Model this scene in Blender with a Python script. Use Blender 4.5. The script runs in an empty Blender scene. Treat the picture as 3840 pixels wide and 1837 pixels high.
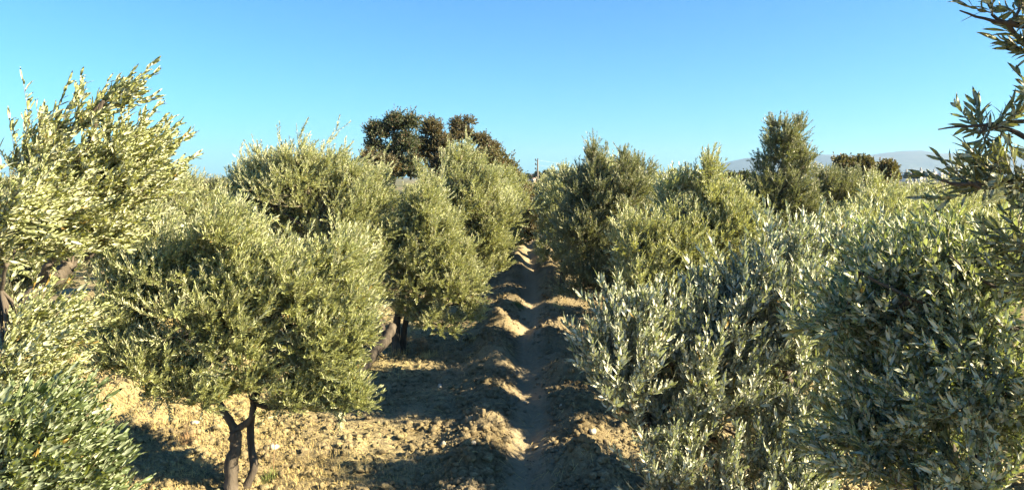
import bpy, math, random
import numpy as np
from mathutils import noise as mnoise, Vector

R = math.radians
S = bpy.context.scene
COL = S.collection

# ---------------------------------------------------------------- camera
CAMZ = 3.0
YAW, PITCH = R(1.46), R(5.28)
F = 2742.0                       # focal length in photo pixels (photo 3840 wide)
cam_d = bpy.data.cameras.new('camera')
cam_d.sensor_width = 36.0
cam_d.lens = 36.0 * F / 3840.0
cam_d.clip_start = 0.05
cam_d.clip_end = 40000
cam = bpy.data.objects.new('camera', cam_d)
COL.objects.link(cam)
cam.location = (0, 0, CAMZ)
cam.rotation_euler = (math.pi / 2 - PITCH, 0, YAW)
S.camera = cam
FW = np.array([-math.sin(YAW) * math.cos(PITCH), math.cos(YAW) * math.cos(PITCH), -math.sin(PITCH)])
RT = np.array([math.cos(YAW), math.sin(YAW), 0.0])
UP = np.cross(RT, FW)


def P(px, py, Y):
    """world point seen at photo pixel (px, py), Y metres down the row"""
    r = FW * F + RT * (px - 1920.0) + UP * (918.5 - py)
    return np.array([0, 0, CAMZ]) + r * (Y / r[1])


# ---------------------------------------------------------------- sky and sun
SUN_EL, SUN_AZ = R(28.0), R(103.0)          # azimuth clockwise from +Y
w = bpy.data.worlds.new('World')
S.world = w
w.use_nodes = True
nt = w.node_tree
nt.nodes.clear()
sky = nt.nodes.new('ShaderNodeTexSky')
sky.sky_type = 'NISHITA'
sky.sun_disc = False
sky.sun_elevation = SUN_EL
sky.sun_rotation = SUN_AZ
sky.air_density = 1.0
sky.dust_density = 0.35
sky.ozone_density = 1.0
tint = nt.nodes.new('ShaderNodeMix')
tint.data_type = 'RGBA'
tint.blend_type = 'MULTIPLY'
tint.inputs[0].default_value = 1.0
tint.inputs[7].default_value = (0.265, 0.61, 0.92, 1)
bg = nt.nodes.new('ShaderNodeBackground')
bg.inputs[1].default_value = 0.05
out = nt.nodes.new('ShaderNodeOutputWorld')
nt.links.new(sky.outputs[0], tint.inputs[6])
nt.links.new(tint.outputs[2], bg.inputs[0])
nt.links.new(bg.outputs[0], out.inputs[0])
sd = bpy.data.lights.new('sun', 'SUN')
sd.energy = 5.0
sd.angle = R(0.5)
sd.color = (1.0, 0.86, 0.58)
sun = bpy.data.objects.new('sun', sd)
COL.objects.link(sun)
sdir = Vector((math.sin(SUN_AZ) * math.cos(SUN_EL), math.cos(SUN_AZ) * math.cos(SUN_EL), math.sin(SUN_EL)))
sun.rotation_euler = sdir.to_track_quat('Z', 'Y').to_euler()
sun.location = (30, -6, 20)
S.view_settings.view_transform = 'Standard'
S.view_settings.look = 'None'
S.view_settings.gamma = 1.0
S.view_settings.use_curve_mapping = False
S.view_settings.exposure = 2.25
S.render.engine = 'CYCLES'
S.cycles.max_bounces = 6
S.cycles.diffuse_bounces = 1
S.cycles.glossy_bounces = 2
S.cycles.transmission_bounces = 4
S.cycles.transparent_max_bounces = 8
S.cycles.volume_bounces = 0

# ---------------------------------------------------------------- materials


def new_mat(name):
    m = bpy.data.materials.new(name)
    m.use_nodes = True
    n = m.node_tree
    n.nodes.clear()
    o = n.nodes.new('ShaderNodeOutputMaterial')
    return m, n, o


def N(n, t, **kw):
    x = n.nodes.new(t)
    for k, v in kw.items():
        setattr(x, k, v)
    return x


def ramp(n, fac, stops):
    r = n.nodes.new('ShaderNodeValToRGB')
    el = r.color_ramp.elements
    while len(el) > 1:
        el.remove(el[-1])
    el[0].position, el[0].color = stops[0][0], (*stops[0][1], 1)
    for p, c in stops[1:]:
        e = el.new(p)
        e.color = (*c, 1)
    n.links.new(fac, r.inputs[0])
    return r.outputs[0]


def mixc(n, fac, a, b, mode='MIX'):
    m = N(n, 'ShaderNodeMix', data_type='RGBA', blend_type=mode)
    for sock, v in ((0, fac), (6, a), (7, b)):
        if isinstance(v, (int, float)):
            m.inputs[sock].default_value = v
        elif isinstance(v, tuple):
            m.inputs[sock].default_value = (*v, 1)
        else:
            n.links.new(v, m.inputs[sock])
    return m.outputs[2]


def noise_tex(n, scale, detail=4, rough=0.55, vec=None, dist=0.0):
    t = n.nodes.new('ShaderNodeTexNoise')
    t.inputs['Scale'].default_value = scale
    t.inputs['Detail'].default_value = detail
    t.inputs['Roughness'].default_value = rough
    t.inputs['Distortion'].default_value = dist
    if vec is None:
        g = n.nodes.new('ShaderNodeTexCoord')
        vec = g.outputs['Object']
    n.links.new(vec, t.inputs['Vector'])
    return t.outputs['Fac']


def leaf_mat(name, top, under, trans, tf=0.3, gloss=0.42, dry=(0.30, 0.20, 0.06), dryness=0.012):
    m, n, o = new_mat(name)
    at = N(n, 'ShaderNodeAttribute', attribute_name='leaf_tone')
    geo = n.nodes.new('ShaderNodeNewGeometry')
    t2 = ramp(n, at.outputs['Fac'], [(0.0, tuple(c * 0.45 for c in top)), (0.5, top), (1.0, (top[0] * 1.6, top[1] * 1.5, top[2] * 1.4))])
    u2 = ramp(n, at.outputs['Fac'], [(0.0, tuple(c * 0.75 for c in under)), (1.0, tuple(c * 1.2 for c in under))])
    c = mixc(n, geo.outputs['Backfacing'], t2, u2)
    dr = N(n, 'ShaderNodeMath', operation='GREATER_THAN')
    n.links.new(at.outputs['Fac'], dr.inputs[0])
    dr.inputs[1].default_value = 1.0 - dryness
    c = mixc(n, dr.outputs[0], c, dry)
    b = n.nodes.new('ShaderNodeBsdfPrincipled')
    n.links.new(c, b.inputs['Base Color'])
    b.inputs['Roughness'].default_value = gloss
    b.inputs['Specular IOR Level'].default_value = 0.55
    tr = n.nodes.new('ShaderNodeBsdfTranslucent')
    tr.inputs[0].default_value = (*trans, 1)
    mx = n.nodes.new('ShaderNodeMixShader')
    mx.inputs[0].default_value = tf
    n.links.new(b.outputs[0], mx.inputs[1])
    n.links.new(tr.outputs[0], mx.inputs[2])
    n.links.new(mx.outputs[0], o.inputs[0])
    return m


def bark_mat(name, a, b_, scale=18):
    m, n, o = new_mat(name)
    tc = n.nodes.new('ShaderNodeTexCoord')
    mp = n.nodes.new('ShaderNodeMapping')
    mp.inputs['Scale'].default_value = (1, 1, 0.3)
    n.links.new(tc.outputs['Object'], mp.inputs[0])
    f = noise_tex(n, scale, 6, 0.65, mp.outputs[0])
    f2 = noise_tex(n, scale * 0.25, 3, 0.6, mp.outputs[0])
    c = ramp(n, f, [(0.3, a), (0.7, b_)])
    c = mixc(n, ramp(n, f2, [(0.45, (0, 0, 0)), (0.62, (1, 1, 1))]), c, tuple(min(1, x * 1.2 + 0.01) for x in b_))
    b = n.nodes.new('ShaderNodeBsdfPrincipled')
    n.links.new(c, b.inputs['Base Color'])
    b.inputs['Roughness'].default_value = 0.9
    bp = n.nodes.new('ShaderNodeBump')
    bp.inputs['Strength'].default_value = 0.7
    bp.inputs['Distance'].default_value = 0.02
    n.links.new(f, bp.inputs['Height'])
    n.links.new(bp.outputs[0], b.inputs['Normal'])
    n.links.new(b.outputs[0], o.inputs[0])
    return m


def plain(name, col, rough=0.8, var=0.25, scale=3.0, metal=0.0):
    m, n, o = new_mat(name)
    f = noise_tex(n, scale, 4)
    c = ramp(n, f, [(0.3, tuple(x * (1 - var) for x in col)), (0.7, tuple(min(1, x * (1 + var)) for x in col))])
    b = n.nodes.new('ShaderNodeBsdfPrincipled')
    n.links.new(c, b.inputs['Base Color'])
    b.inputs['Roughness'].default_value = rough
    b.inputs['Metallic'].default_value = metal
    n.links.new(b.outputs[0], o.inputs[0])
    return m


M = {}
M['olive'] = leaf_mat('olive_leaf', (0.325, 0.355, 0.16), (0.53, 0.53, 0.35), (0.46, 0.48, 0.09), 0.24)
M['olive_green_shaded'] = leaf_mat('shaded_green_olive_leaf', (0.13, 0.17, 0.075), (0.30, 0.34, 0.22), (0.36, 0.42, 0.07), 0.25)  # partial shade on the bottom left branches is put into this darker leaf colour
M['olive_silver'] = leaf_mat('silver_olive_leaf', (0.34, 0.37, 0.25), (0.64, 0.64, 0.52), (0.34, 0.40, 0.10), 0.2, gloss=0.36)
M['olive_bright'] = leaf_mat('bright_olive_leaf', (0.28, 0.32, 0.18), (0.60, 0.60, 0.46), (0.42, 0.50, 0.10), 0.24)
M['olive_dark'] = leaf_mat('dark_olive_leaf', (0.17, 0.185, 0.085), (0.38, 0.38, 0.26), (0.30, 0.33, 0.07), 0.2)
M['decid_green'] = leaf_mat('broad_green_leaf', (0.065, 0.085, 0.04), (0.09, 0.105, 0.06), (0.10, 0.14, 0.02), 0.2, gloss=0.5, dry=(0.17, 0.10, 0.05), dryness=0.15)
M['decid_brown'] = leaf_mat('broad_browning_leaf', (0.125, 0.105, 0.05), (0.13, 0.11, 0.06), (0.22, 0.14, 0.03), 0.22, gloss=0.55, dry=(0.05, 0.075, 0.025), dryness=0.3)
M['decid_ochre'] = leaf_mat('broad_ochre_leaf', (0.11, 0.105, 0.03), (0.12, 0.12, 0.05), (0.2, 0.18, 0.03), 0.22, gloss=0.55, dry=(0.15, 0.08, 0.03), dryness=0.2)
M['bark'] = bark_mat('olive_bark', (0.028, 0.021, 0.016), (0.085, 0.066, 0.048))
M['twig'] = bark_mat('olive_twig', (0.13, 0.105, 0.065), (0.27, 0.23, 0.15), 40)
M['straw'] = plain('dry_straw', (0.55, 0.42, 0.17), 0.8, 0.35, 1.5)
M['weed'] = plain('dry_weed_stem', (0.26, 0.16, 0.08), 0.85, 0.3, 3)
M['greengrass'] = plain('green_grass', (0.16, 0.2, 0.05), 0.7, 0.3, 3)
M['stone'] = plain('pale_stone', (0.42, 0.37, 0.29), 0.9, 0.3, 9)
M['clod'] = plain('earth_clod', (0.33, 0.24, 0.145), 0.95, 0.3, 6)

# ---------------------------------------------------------------- mesh helpers


def mesh_np(name, V, faces, mats, tone=None, smooth=False, matidx=None):
    """faces: list of (k, array (n,k))"""
    me = bpy.data.meshes.new(name)
    V = np.ascontiguousarray(V, dtype=np.float32)
    me.vertices.add(len(V))
    me.vertices.foreach_set('co', V.ravel())
    fl = [np.asarray(f, dtype=np.int32) for f in faces if len(f)]
    loops = np.concatenate([f.ravel() for f in fl])
    tot = np.concatenate([np.full(len(f), f.shape[1], dtype=np.int32) for f in fl])
    start = np.concatenate([[0], np.cumsum(tot)[:-1]]).astype(np.int32)
    me.loops.add(len(loops))
    me.loops.foreach_set('vertex_index', loops)
    me.polygons.add(len(tot))
    me.polygons.foreach_set('loop_start', start)
    me.polygons.foreach_set('loop_total', tot)
    if smooth:
        me.polygons.foreach_set('use_smooth', np.ones(len(tot), dtype=bool))
    for m in mats:
        me.materials.append(m)
    if matidx is not None:
        me.polygons.foreach_set('material_index', np.asarray(matidx, dtype=np.int32))
    if tone is not None:
        a = me.attributes.new('leaf_tone', 'FLOAT', 'POINT')
        a.data.foreach_set('value', np.ascontiguousarray(tone, dtype=np.float32))
    me.update(calc_edges=True)
    return me


def link(name, me, parent=None, loc=None):
    o = bpy.data.objects.new(name, me)
    COL.objects.link(o)
    if parent is not None:
        o.parent = parent
    if loc is not None:
        o.location = loc
    return o


def tag(o, label=None, cat=None, group=None, kind=None):
    if label: o['label'] = label
    if cat: o['category'] = cat
    if group: o['group'] = group
    if kind: o['kind'] = kind
    return o


def unit(v):
    return v / np.maximum(np.linalg.norm(v, axis=-1, keepdims=True), 1e-9)


class Geo:
    """collects vertices/faces of several shapes for one mesh"""
    def __init__(self):
        self.V, self.Q, self.T, self.n = [], [], [], 0

    def add(self, V, Q=None, T=None):
        if Q is not None and len(Q): self.Q.append(np.asarray(Q) + self.n)
        if T is not None and len(T): self.T.append(np.asarray(T) + self.n)
        self.V.append(np.asarray(V, dtype=float))
        self.n += len(V)

    def tubes(self, C, Rr, sides=4):
        """C (n,K,3) centre lines, Rr (n,K) radii"""
        n, K, _ = C.shape
        if n == 0: return
        tg = np.gradient(C, axis=1)
        tg = unit(tg)
        ref = np.zeros_like(tg); ref[..., 2] = 1
        al = np.abs(tg[..., 2]) > 0.9
        ref[al] = (1, 0, 0)
        # use one reference per tube to avoid twists
        ref[:] = ref[:, K // 2:K // 2 + 1, :]
        a = unit(np.cross(tg, ref)); b = np.cross(tg, a)
        th = np.arange(sides) * 2 * np.pi / sides
        ring = a[:, :, None, :] * np.cos(th)[None, None, :, None] + b[:, :, None, :] * np.sin(th)[None, None, :, None]
        V = C[:, :, None, :] + ring * Rr[:, :, None, None]
        V = V.reshape(-1, 3)
        base = (np.arange(n) * K * sides)[:, None, None]
        kk = (np.arange(K - 1) * sides)[None, :, None]
        s = np.arange(sides)[None, None, :]
        s2 = (np.arange(sides) + 1) % sides
        s2 = s2[None, None, :]
        q = np.stack([base + kk + s, base + kk + s2, base + kk + sides + s2, base + kk + sides + s], -1).reshape(-1, 4)
        self.add(V, Q=q)

    def box(self, cx, cy, cz, sx, sy, sz, rot=0.0):
        c, s = math.cos(rot), math.sin(rot)
        v = []
        for dz in (-1, 1):
            for dx, dy in ((-1, -1), (1, -1), (1, 1), (-1, 1)):
                x, y = dx * sx / 2, dy * sy / 2
                v.append((cx + c * x - s * y, cy + s * x + c * y, cz + dz * sz / 2))
        self.add(v, Q=[(0, 3, 2, 1), (4, 5, 6, 7), (0, 1, 5, 4), (1, 2, 6, 5), (2, 3, 7, 6), (3, 0, 4, 7)])

    def build(self, name, mat, parent=None, smooth=False, tone=None):
        V = np.concatenate(self.V)
        fs = []
        if self.Q: fs.append(np.concatenate(self.Q))
        if self.T: fs.append(np.concatenate(self.T))
        return link(name, mesh_np(name, V, fs, [mat], smooth=smooth, tone=tone), parent)


def curve_pts(pts, K):
    """smooth resample (Catmull-Rom) of a polyline"""
    pts = np.asarray(pts, dtype=float)
    if len(pts) == 2:
        t = np.linspace(0, 1, K)[:, None]
        return pts[0] * (1 - t) + pts[1] * t
    p = np.vstack([2 * pts[0] - pts[1], pts, 2 * pts[-1] - pts[-2]])
    u = np.linspace(0, len(pts) - 1 - 1e-6, K)
    i = u.astype(int); f = (u - i)[:, None]
    a, b, c, d = p[i], p[i + 1], p[i + 2], p[i + 3]
    return 0.5 * (2 * b + (c - a) * f + (2 * a - 5 * b + 4 * c - d) * f ** 2 + (3 * b - a - 3 * c + d) * f ** 3)


# leaf templates: (along, side, lift) ; fold gives the V shape
HI_V = np.array([(0, 0, 0), (.22, .62, .10), (.22, 0, 0), (.22, -.62, .10), (.52, 1, .17), (.52, 0, .0), (.52, -1, .17),
                 (.8, .66, .08), (.8, 0, -.03), (.8, -.66, .08), (1, 0, -.10)])
HI_Q = np.array([(1, 2, 5, 4), (2, 3, 6, 5), (4, 5, 8, 7), (5, 6, 9, 8)])[:, ::-1]
HI_T = np.array([(0, 2, 1), (0, 3, 2), (7, 8, 10), (8, 9, 10)])[:, ::-1]
HI_T = np.array([(0, 1, 2), (0, 2, 3), (7, 10, 8), (8, 10, 9)])[:, ::-1]
MD_V = np.array([(0, 0, 0), (.3, .9, .14), (.72, .85, .10), (1, 0, -.04), (.72, -.85, .10), (.3, -.9, .14)])
MD_Q = np.array([(0, 3, 2, 1), (0, 5, 4, 3)])
LO_V = np.array([(0, 0, 0), (.45, 1, .0), (1, 0, 0), (.45, -1, .0)])
LO_Q = np.array([(0, 3, 2, 1)])
BR_V = np.array([(0, 0, 0), (.25, .75, .1), (.6, 1, .1), (1, 0, -.1), (.6, -1, .1), (.25, -.75, .1)])


def leaves_mesh(name, base, ld, nrm, L, W, rng, lod, mat, tone):
    """base,ld,nrm (n,3); L,W (n,)"""
    T = {'hi': (HI_V, HI_Q, HI_T), 'mid': (MD_V, MD_Q, None), 'low': (LO_V, LO_Q, None), 'broad': (BR_V, MD_Q, None)}[lod]
    tv, tq, tt = T
    wd = unit(np.cross(nrm, ld)); nn = np.cross(ld, wd)
    n = len(base)
    bend = rng.uniform(-0.25, 0.12, n)
    al = tv[None, :, 0] * L[:, None]
    si = tv[None, :, 1] * (W[:, None] * 0.5)
    li = tv[None, :, 2] * W[:, None] * 1.3 + bend[:, None] * (tv[None, :, 0] ** 2) * L[:, None]
    V = base[:, None, :] + al[..., None] * ld[:, None, :] + si[..., None] * wd[:, None, :] + li[..., None] * nn[:, None, :]
    k = len(tv)
    off = (np.arange(n) * k)[:, None, None]
    fs = [(tq[None] + off).reshape(-1, 4)]
    if tt is not None: fs.append((tt[None] + off).reshape(-1, 3))
    return mesh_np(name, V.reshape(-1, 3), fs, [mat], tone=np.repeat(tone, k), smooth=(lod == 'hi'))


def shoots_to_leaves(p0, d, Ls, rng, leafL, leafW, spacing, wind, bendup, spread=(0.5, 1.0), comb=(0, 0, 0)):
    """shoots (n) -> curved stems (n,4,3) and leaf arrays"""
    n = len(p0)
    K = 5
    t = np.linspace(0, 1, K)
    up = np.array([0, 0, 1.0])
    sag = bendup * rng.uniform(0.3, 1.2, n)
    C = p0[:, None, :] + d[:, None, :] * (Ls[:, None] * t)[..., None] + (up + np.asarray(wind))[None, None, :] * ((t ** 2)[None, :] * (Ls * sag)[:, None])[..., None]
    m = int(np.ceil(Ls.max() / spacing))
    tt = (np.arange(m) + 0.7) / m
    # positions at tt
    pos = p0[:, None, :] + d[:, None, :] * (Ls[:, None] * tt)[..., None] + (up + np.asarray(wind))[None, None, :] * ((tt ** 2)[None, :] * (Ls * sag)[:, None])[..., None]
    tan = unit(d[:, None, :] + (up + np.asarray(wind))[None, None, :] * (2 * tt[None, :] * sag[:, None])[..., None])
    ref = unit(rng.normal(size=(n, 3)))[:, None, :]
    s1 = unit(np.cross(tan, np.broadcast_to(ref, tan.shape)))
    s2 = np.cross(tan, s1)
    alt = (np.arange(m) % 2)[None, :, None]
    side = s1 * (1 - alt) + s2 * alt
    B, D, NN = [], [], []
    keepn = rng.random((n, m)) < (Ls / Ls.max())[:, None] * 1.0 + 0.35
    for sg in (1, -1):
        ang = rng.uniform(spread[0], spread[1], (n, m))[..., None] * (1.1 - 0.55 * tt)[None, :, None]
        ld = tan * np.cos(ang) + side * sg * np.sin(ang)
        ld = unit(ld + rng.normal(scale=0.14, size=ld.shape) + np.asarray(wind) * 0.35 + np.asarray(comb))
        nr = tan - (tan * ld).sum(-1, keepdims=True) * ld
        nr = unit(nr + rng.normal(scale=0.35, size=ld.shape))
        k = keepn & (rng.random((n, m)) < 0.93)
        B.append(pos[k]); D.append(ld[k]); NN.append(nr[k])
    # terminal leaf
    tip = C[:, -1]; td = unit(C[:, -1] - C[:, -2])
    B.append(tip); D.append(td); NN.append(unit(np.cross(td, rng.normal(size=td.shape))))
    B = np.concatenate(B); D = np.concatenate(D); NN = np.concatenate(NN)
    NN = unit(NN - (NN * D).sum(-1, keepdims=True) * D)
    q = len(B)
    L = leafL * rng.uniform(0.5, 1.25, q)
    W = leafW * rng.uniform(0.75, 1.2, q)
    return C, B, D, NN, L, W


def tree(name, label, cat, base, trunks, lobes, seed, mat='olive', lod='mid', leafL=0.055, leafW=0.0115,
         dens=22.0, shoots=9, shootL=0.2, spacing=0.022, wind=(0.28, 0.05, 0), upb=0.35, limb_r=0.03,
         group=None, bark='bark', gap=0.10, twigr=0.0016, rnd=0.68, whips=0.075, comb=(0.18, 0, 0.25), fill=0.6, spread=(0.5, 1.0), inner=0.5):
    """base: ground point; trunks: list of (points, r0, r1); lobes: list of ((x,y,z),(rx,ry,rz)[,density factor])"""
    rng = np.random.default_rng(seed)
    dens *= {'hi': 1.25, 'mid': 2.5, 'broad': 2.6}[lod]
    base = np.asarray(base, float)
    root = link(name, None, None, base)
    tag(root, label, cat, group)
    g = Geo()
    ends = []
    for pts, r0, r1 in trunks:
        c = curve_pts(np.asarray(pts, float), 16)
        nz = rng.normal(scale=1, size=c.shape) * 0.10 * r0
        nz[0] = 0
        c = c + nz
        r = np.linspace(r0, r1, 16) * (1 + rng.uniform(-.10, .12, 16))
        if c[0][2] < 0.1: r[0] *= 1.5; r[1] *= 1.2
        g.tubes(c[None] - base, r[None], 10)
        ends.append((c[-1], r1))
        ends.append((c[10], r1))
    hubp = [np.asarray(e[0]) for e in ends]
    bt = Geo()
    AB, AD, AN, AL, AW = [], [], [], [], []
    up = np.array([0, 0, 1.0])
    windv = np.asarray(wind, float)
    if fill > 0:
        # foliage joining neighbouring masses
        lobes = [(l[0], l[1], l[2] if len(l) > 2 else 1.0) for l in lobes]
        extra, seen = [], set()
        for i, l in enumerate(lobes):
            dd = sorted((np.linalg.norm((np.asarray(l[0]) - np.asarray(q[0])) / (np.asarray(l[1]) + np.asarray(q[1]))), j) for j, q in enumerate(lobes) if j != i)
            for dv_, j in dd[:2]:
                if (min(i, j), max(i, j)) in seen or dv_ > 1.6: continue
                seen.add((min(i, j), max(i, j)))
                q = lobes[j]
                extra.append(((np.asarray(l[0]) + np.asarray(q[0])) / 2, (np.asarray(l[1]) + np.asarray(q[1])) * 0.5 * (0.8 + 0.15 * rng.random()), fill * (l[2] + q[2]) / 2))
        lobes = list(lobes) + extra
    for lb in lobes:
        c = np.asarray(lb[0], float); r = np.asarray(lb[1], float); df = lb[2] if len(lb) > 2 else 1.0
        c = c - (up * upb + windv) * shootL * 0.4
        r = np.maximum(r * 0.5, r - 0.5 * shootL)
        # limb from nearest trunk end to lobe centre
        h = min(hubp, key=lambda q: np.linalg.norm(q - c))
        dist = np.linalg.norm(c - h)
        mid = (h + c) / 2 + up * -0.06 * dist + rng.normal(scale=0.06, size=3) * dist
        top = c + up * r[2] * 0.35
        lc = curve_pts([h, mid, c, top], 12)
        lr = limb_r * min(1.0, 0.25 + 1.2 * float(r.mean()) / 0.7) if lod == 'mid' else limb_r
        g.tubes(lc[None] - base, np.linspace(lr, lr * 0.25, 12)[None], 6)
        area = 4 * np.pi * (((r[0] * r[1]) ** 1.6 + (r[0] * r[2]) ** 1.6 + (r[1] * r[2]) ** 1.6) / 3) ** (1 / 1.6)
        ns = max(6, int(dens * area * df))
        dv = unit(rng.normal(size=(ns, 3)))
        dv[:, 2] = np.where(dv[:, 2] < -0.55, -dv[:, 2], dv[:, 2])
        # lumpy radius with gaps
        sc = 2.2
        nz = np.array([mnoise.noise(Vector((float(a[0]) * sc + seed, float(a[1]) * sc, float(a[2]) * sc + c[0]))) for a in dv])
        rr = 0.86 + 0.55 * nz + rng.uniform(-0.10, 0.10, ns)
        rr *= 1 - inner * rng.random(ns) ** 2.2
        whip = (rng.random(ns) < whips) & (dv[:, 2] > -0.1)
        rr = np.where(whip, rr * rng.uniform(1.15, 1.55, ns), rr) * 1.02
        keep = nz > -gap - rng.random(ns) * 0.3
        dv, rr = dv[keep], rr[keep]; ns = len(dv)
        whip = whip[keep]
        E = c + dv * r * rr[:, None]
        E[whip] += (up * 0.35 + windv * 0.4) * (r.mean() * rng.random(int(whip.sum())))[:, None]
        # start near limb
        ti = rng.integers(3, 12, ns)
        Sx = lc[ti] * 0.6 + (c + dv * r * 0.25) * 0.4
        K = 6
        t = np.linspace(0, 1, K)[None, :, None]
        span = np.linalg.norm(E - Sx, axis=1)[:, None, None]
        midd = (Sx + E) / 2 + rng.normal(scale=0.10, size=(ns, 3)) * span[:, 0] - up * 0.10 * span[:, 0]
        Cb = (1 - t) ** 2 * Sx[:, None] + 2 * t * (1 - t) * midd[:, None] + t ** 2 * E[:, None]
        rb = np.linspace(1, 0.3, K)[None] * (limb_r * 0.22 * rng.uniform(0.6, 1.3, ns))[:, None]
        bt.tubes(Cb - base, rb, 4)
        # shoots
        tot = ns * shoots
        idx = np.repeat(np.arange(ns), shoots)
        ts = 1 - rng.random(tot) ** 1.3 * 0.62
        ts = ts[:, None]
        p0 = (1 - ts) ** 2 * Sx[idx] + 2 * ts * (1 - ts) * midd[idx] + ts ** 2 * E[idx]
        bd = unit(2 * (1 - ts) * (midd - Sx)[idx] + 2 * ts * (E - midd)[idx])
        zrel = np.clip((p0[:, 2] - c[2]) / r[2], -1, 1)
        ub = upb * np.where(zrel > 0, 1.0 + 0.2 * zrel, 1.0 + 1.3 * zrel) if lod != 'broad' else upb + 0 * zrel
        d = unit(bd * 0.75 + unit(rng.normal(size=(tot, 3))) * rnd + up * ub[:, None] + windv)
        Ls = shootL * rng.uniform(0.5, 1.35, tot)
        C, B, D, NN, L, W = shoots_to_leaves(p0, d, Ls, rng, leafL, leafW, spacing, windv * 0.5, 0.25, spread, comb)
        if twigr > 0:
            sub = C[:, ::2]
            bt.tubes(sub - base, np.linspace(1.3, 0.6, sub.shape[1])[None] * twigr * np.ones((tot, 1)), 3)
        AB.append(B); AD.append(D); AN.append(NN); AL.append(L); AW.append(W)
    B = np.concatenate(AB); D = np.concatenate(AD); NN = np.concatenate(AN); L = np.concatenate(AL); W = np.concatenate(AW)
    tone = np.clip(rng.normal(0.42, 0.25, len(B)), 0, 0.97)
    tone = np.where(rng.random(len(B)) < 0.012, 1.0, tone)
    if 'broad' in lod or lod == 'low' or mat.startswith('decid'):
        # clumps of differing tone
        tone = np.clip(rng.random(len(B)), 0, 1)
    me = leaves_mesh('crown', B - base, D, NN, L, W, rng, lod, M[mat], tone)
    g.build('trunk', M[bark], root, smooth=True)
    bt.build('branches', M['twig'], root)
    link('crown', me, root)
    print('TREE', name, label[:40], len(B))
    return root


def Lb(px, py, Y, rx, ry, rd=None, df=1.0):
    """lobe from its place in the view: half sizes rx, ry in photo pixels, rd metres deep"""
    s = Y / F
    return (P(px, py, Y), (rx * s, rd if rd else (rx + ry) * 0.5 * s, ry * s), df)


def copy_tree(o, loc, rz, sc, label=None, group=None):
    c = o.copy(); COL.objects.link(c)
    c.location = loc; c.rotation_euler = (0, 0, rz); c.scale = (sc, sc, sc)
    if label: c['label'] = label
    if group: c['group'] = group
    for ch in list(o.children):
        k = ch.copy(); COL.objects.link(k); k.parent = c
    return c


def straight_trunk(b, top, r0, r1, bend=0.1, rng=random.Random(3)):
    b = np.asarray(b, float); top = np.asarray(top, float)
    m1 = b * 0.6 + top * 0.4 + np.array([rng.uniform(-1, 1), rng.uniform(-1, 1), 0]) * bend
    return ([b, m1, top], r0, r1)


# ---------------------------------------------------------------- ground


def axis(dense0, dense1, step, lo, hi, growth=1.045):
    a = list(np.arange(dense0, dense1, step))
    x, s = a[-1], step
    while x < hi:
        s *= growth; x += s; a.append(x)
    x, s = a[0], step
    pre = []
    while x > lo:
        s *= growth * 1.02; x -= s; pre.append(x)
    return np.array(pre[::-1] + a)


def vnoise(x, y, seed=0):
    """vectorised value noise"""
    xi = np.floor(x).astype(np.int64); yi = np.floor(y).astype(np.int64)
    fx = x - xi; fy = y - yi
    fx = fx * fx * (3 - 2 * fx); fy = fy * fy * (3 - 2 * fy)

    def h(a, b):
        n = (a * 374761393 + b * 668265263 + seed * 144269504) & 0x7fffffff
        n = ((n ^ (n >> 13)) * 1274126177) & 0x7fffffff
        n = n ^ (n >> 16)
        return (n & 0xffff) / 65535.0
    return (h(xi, yi) * (1 - fx) + h(xi + 1, yi) * fx) * (1 - fy) + (h(xi, yi + 1) * (1 - fx) + h(xi + 1, yi + 1) * fx) * fy


def fbm(x, y, seed=0, octv=4, gain=0.5):
    a, s, tot = 1.0, 0.0, 0.0
    for i in range(octv):
        s = s + a * vnoise(x * 2 ** i + 17.3 * i, y * 2 ** i + 9.1 * i, seed + i)
        tot += a; a *= gain
    return s / tot - 0.5


def furrow_x(y):
    return 0.05 * np.sin(y * 0.85) + 0.07 * np.sin(y * 0.31 + 1.0) + 0.03 * np.sin(y * 2.3) + 0.10 * (vnoise(y * 1.7, y * 0, 61) - 0.5)


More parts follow.
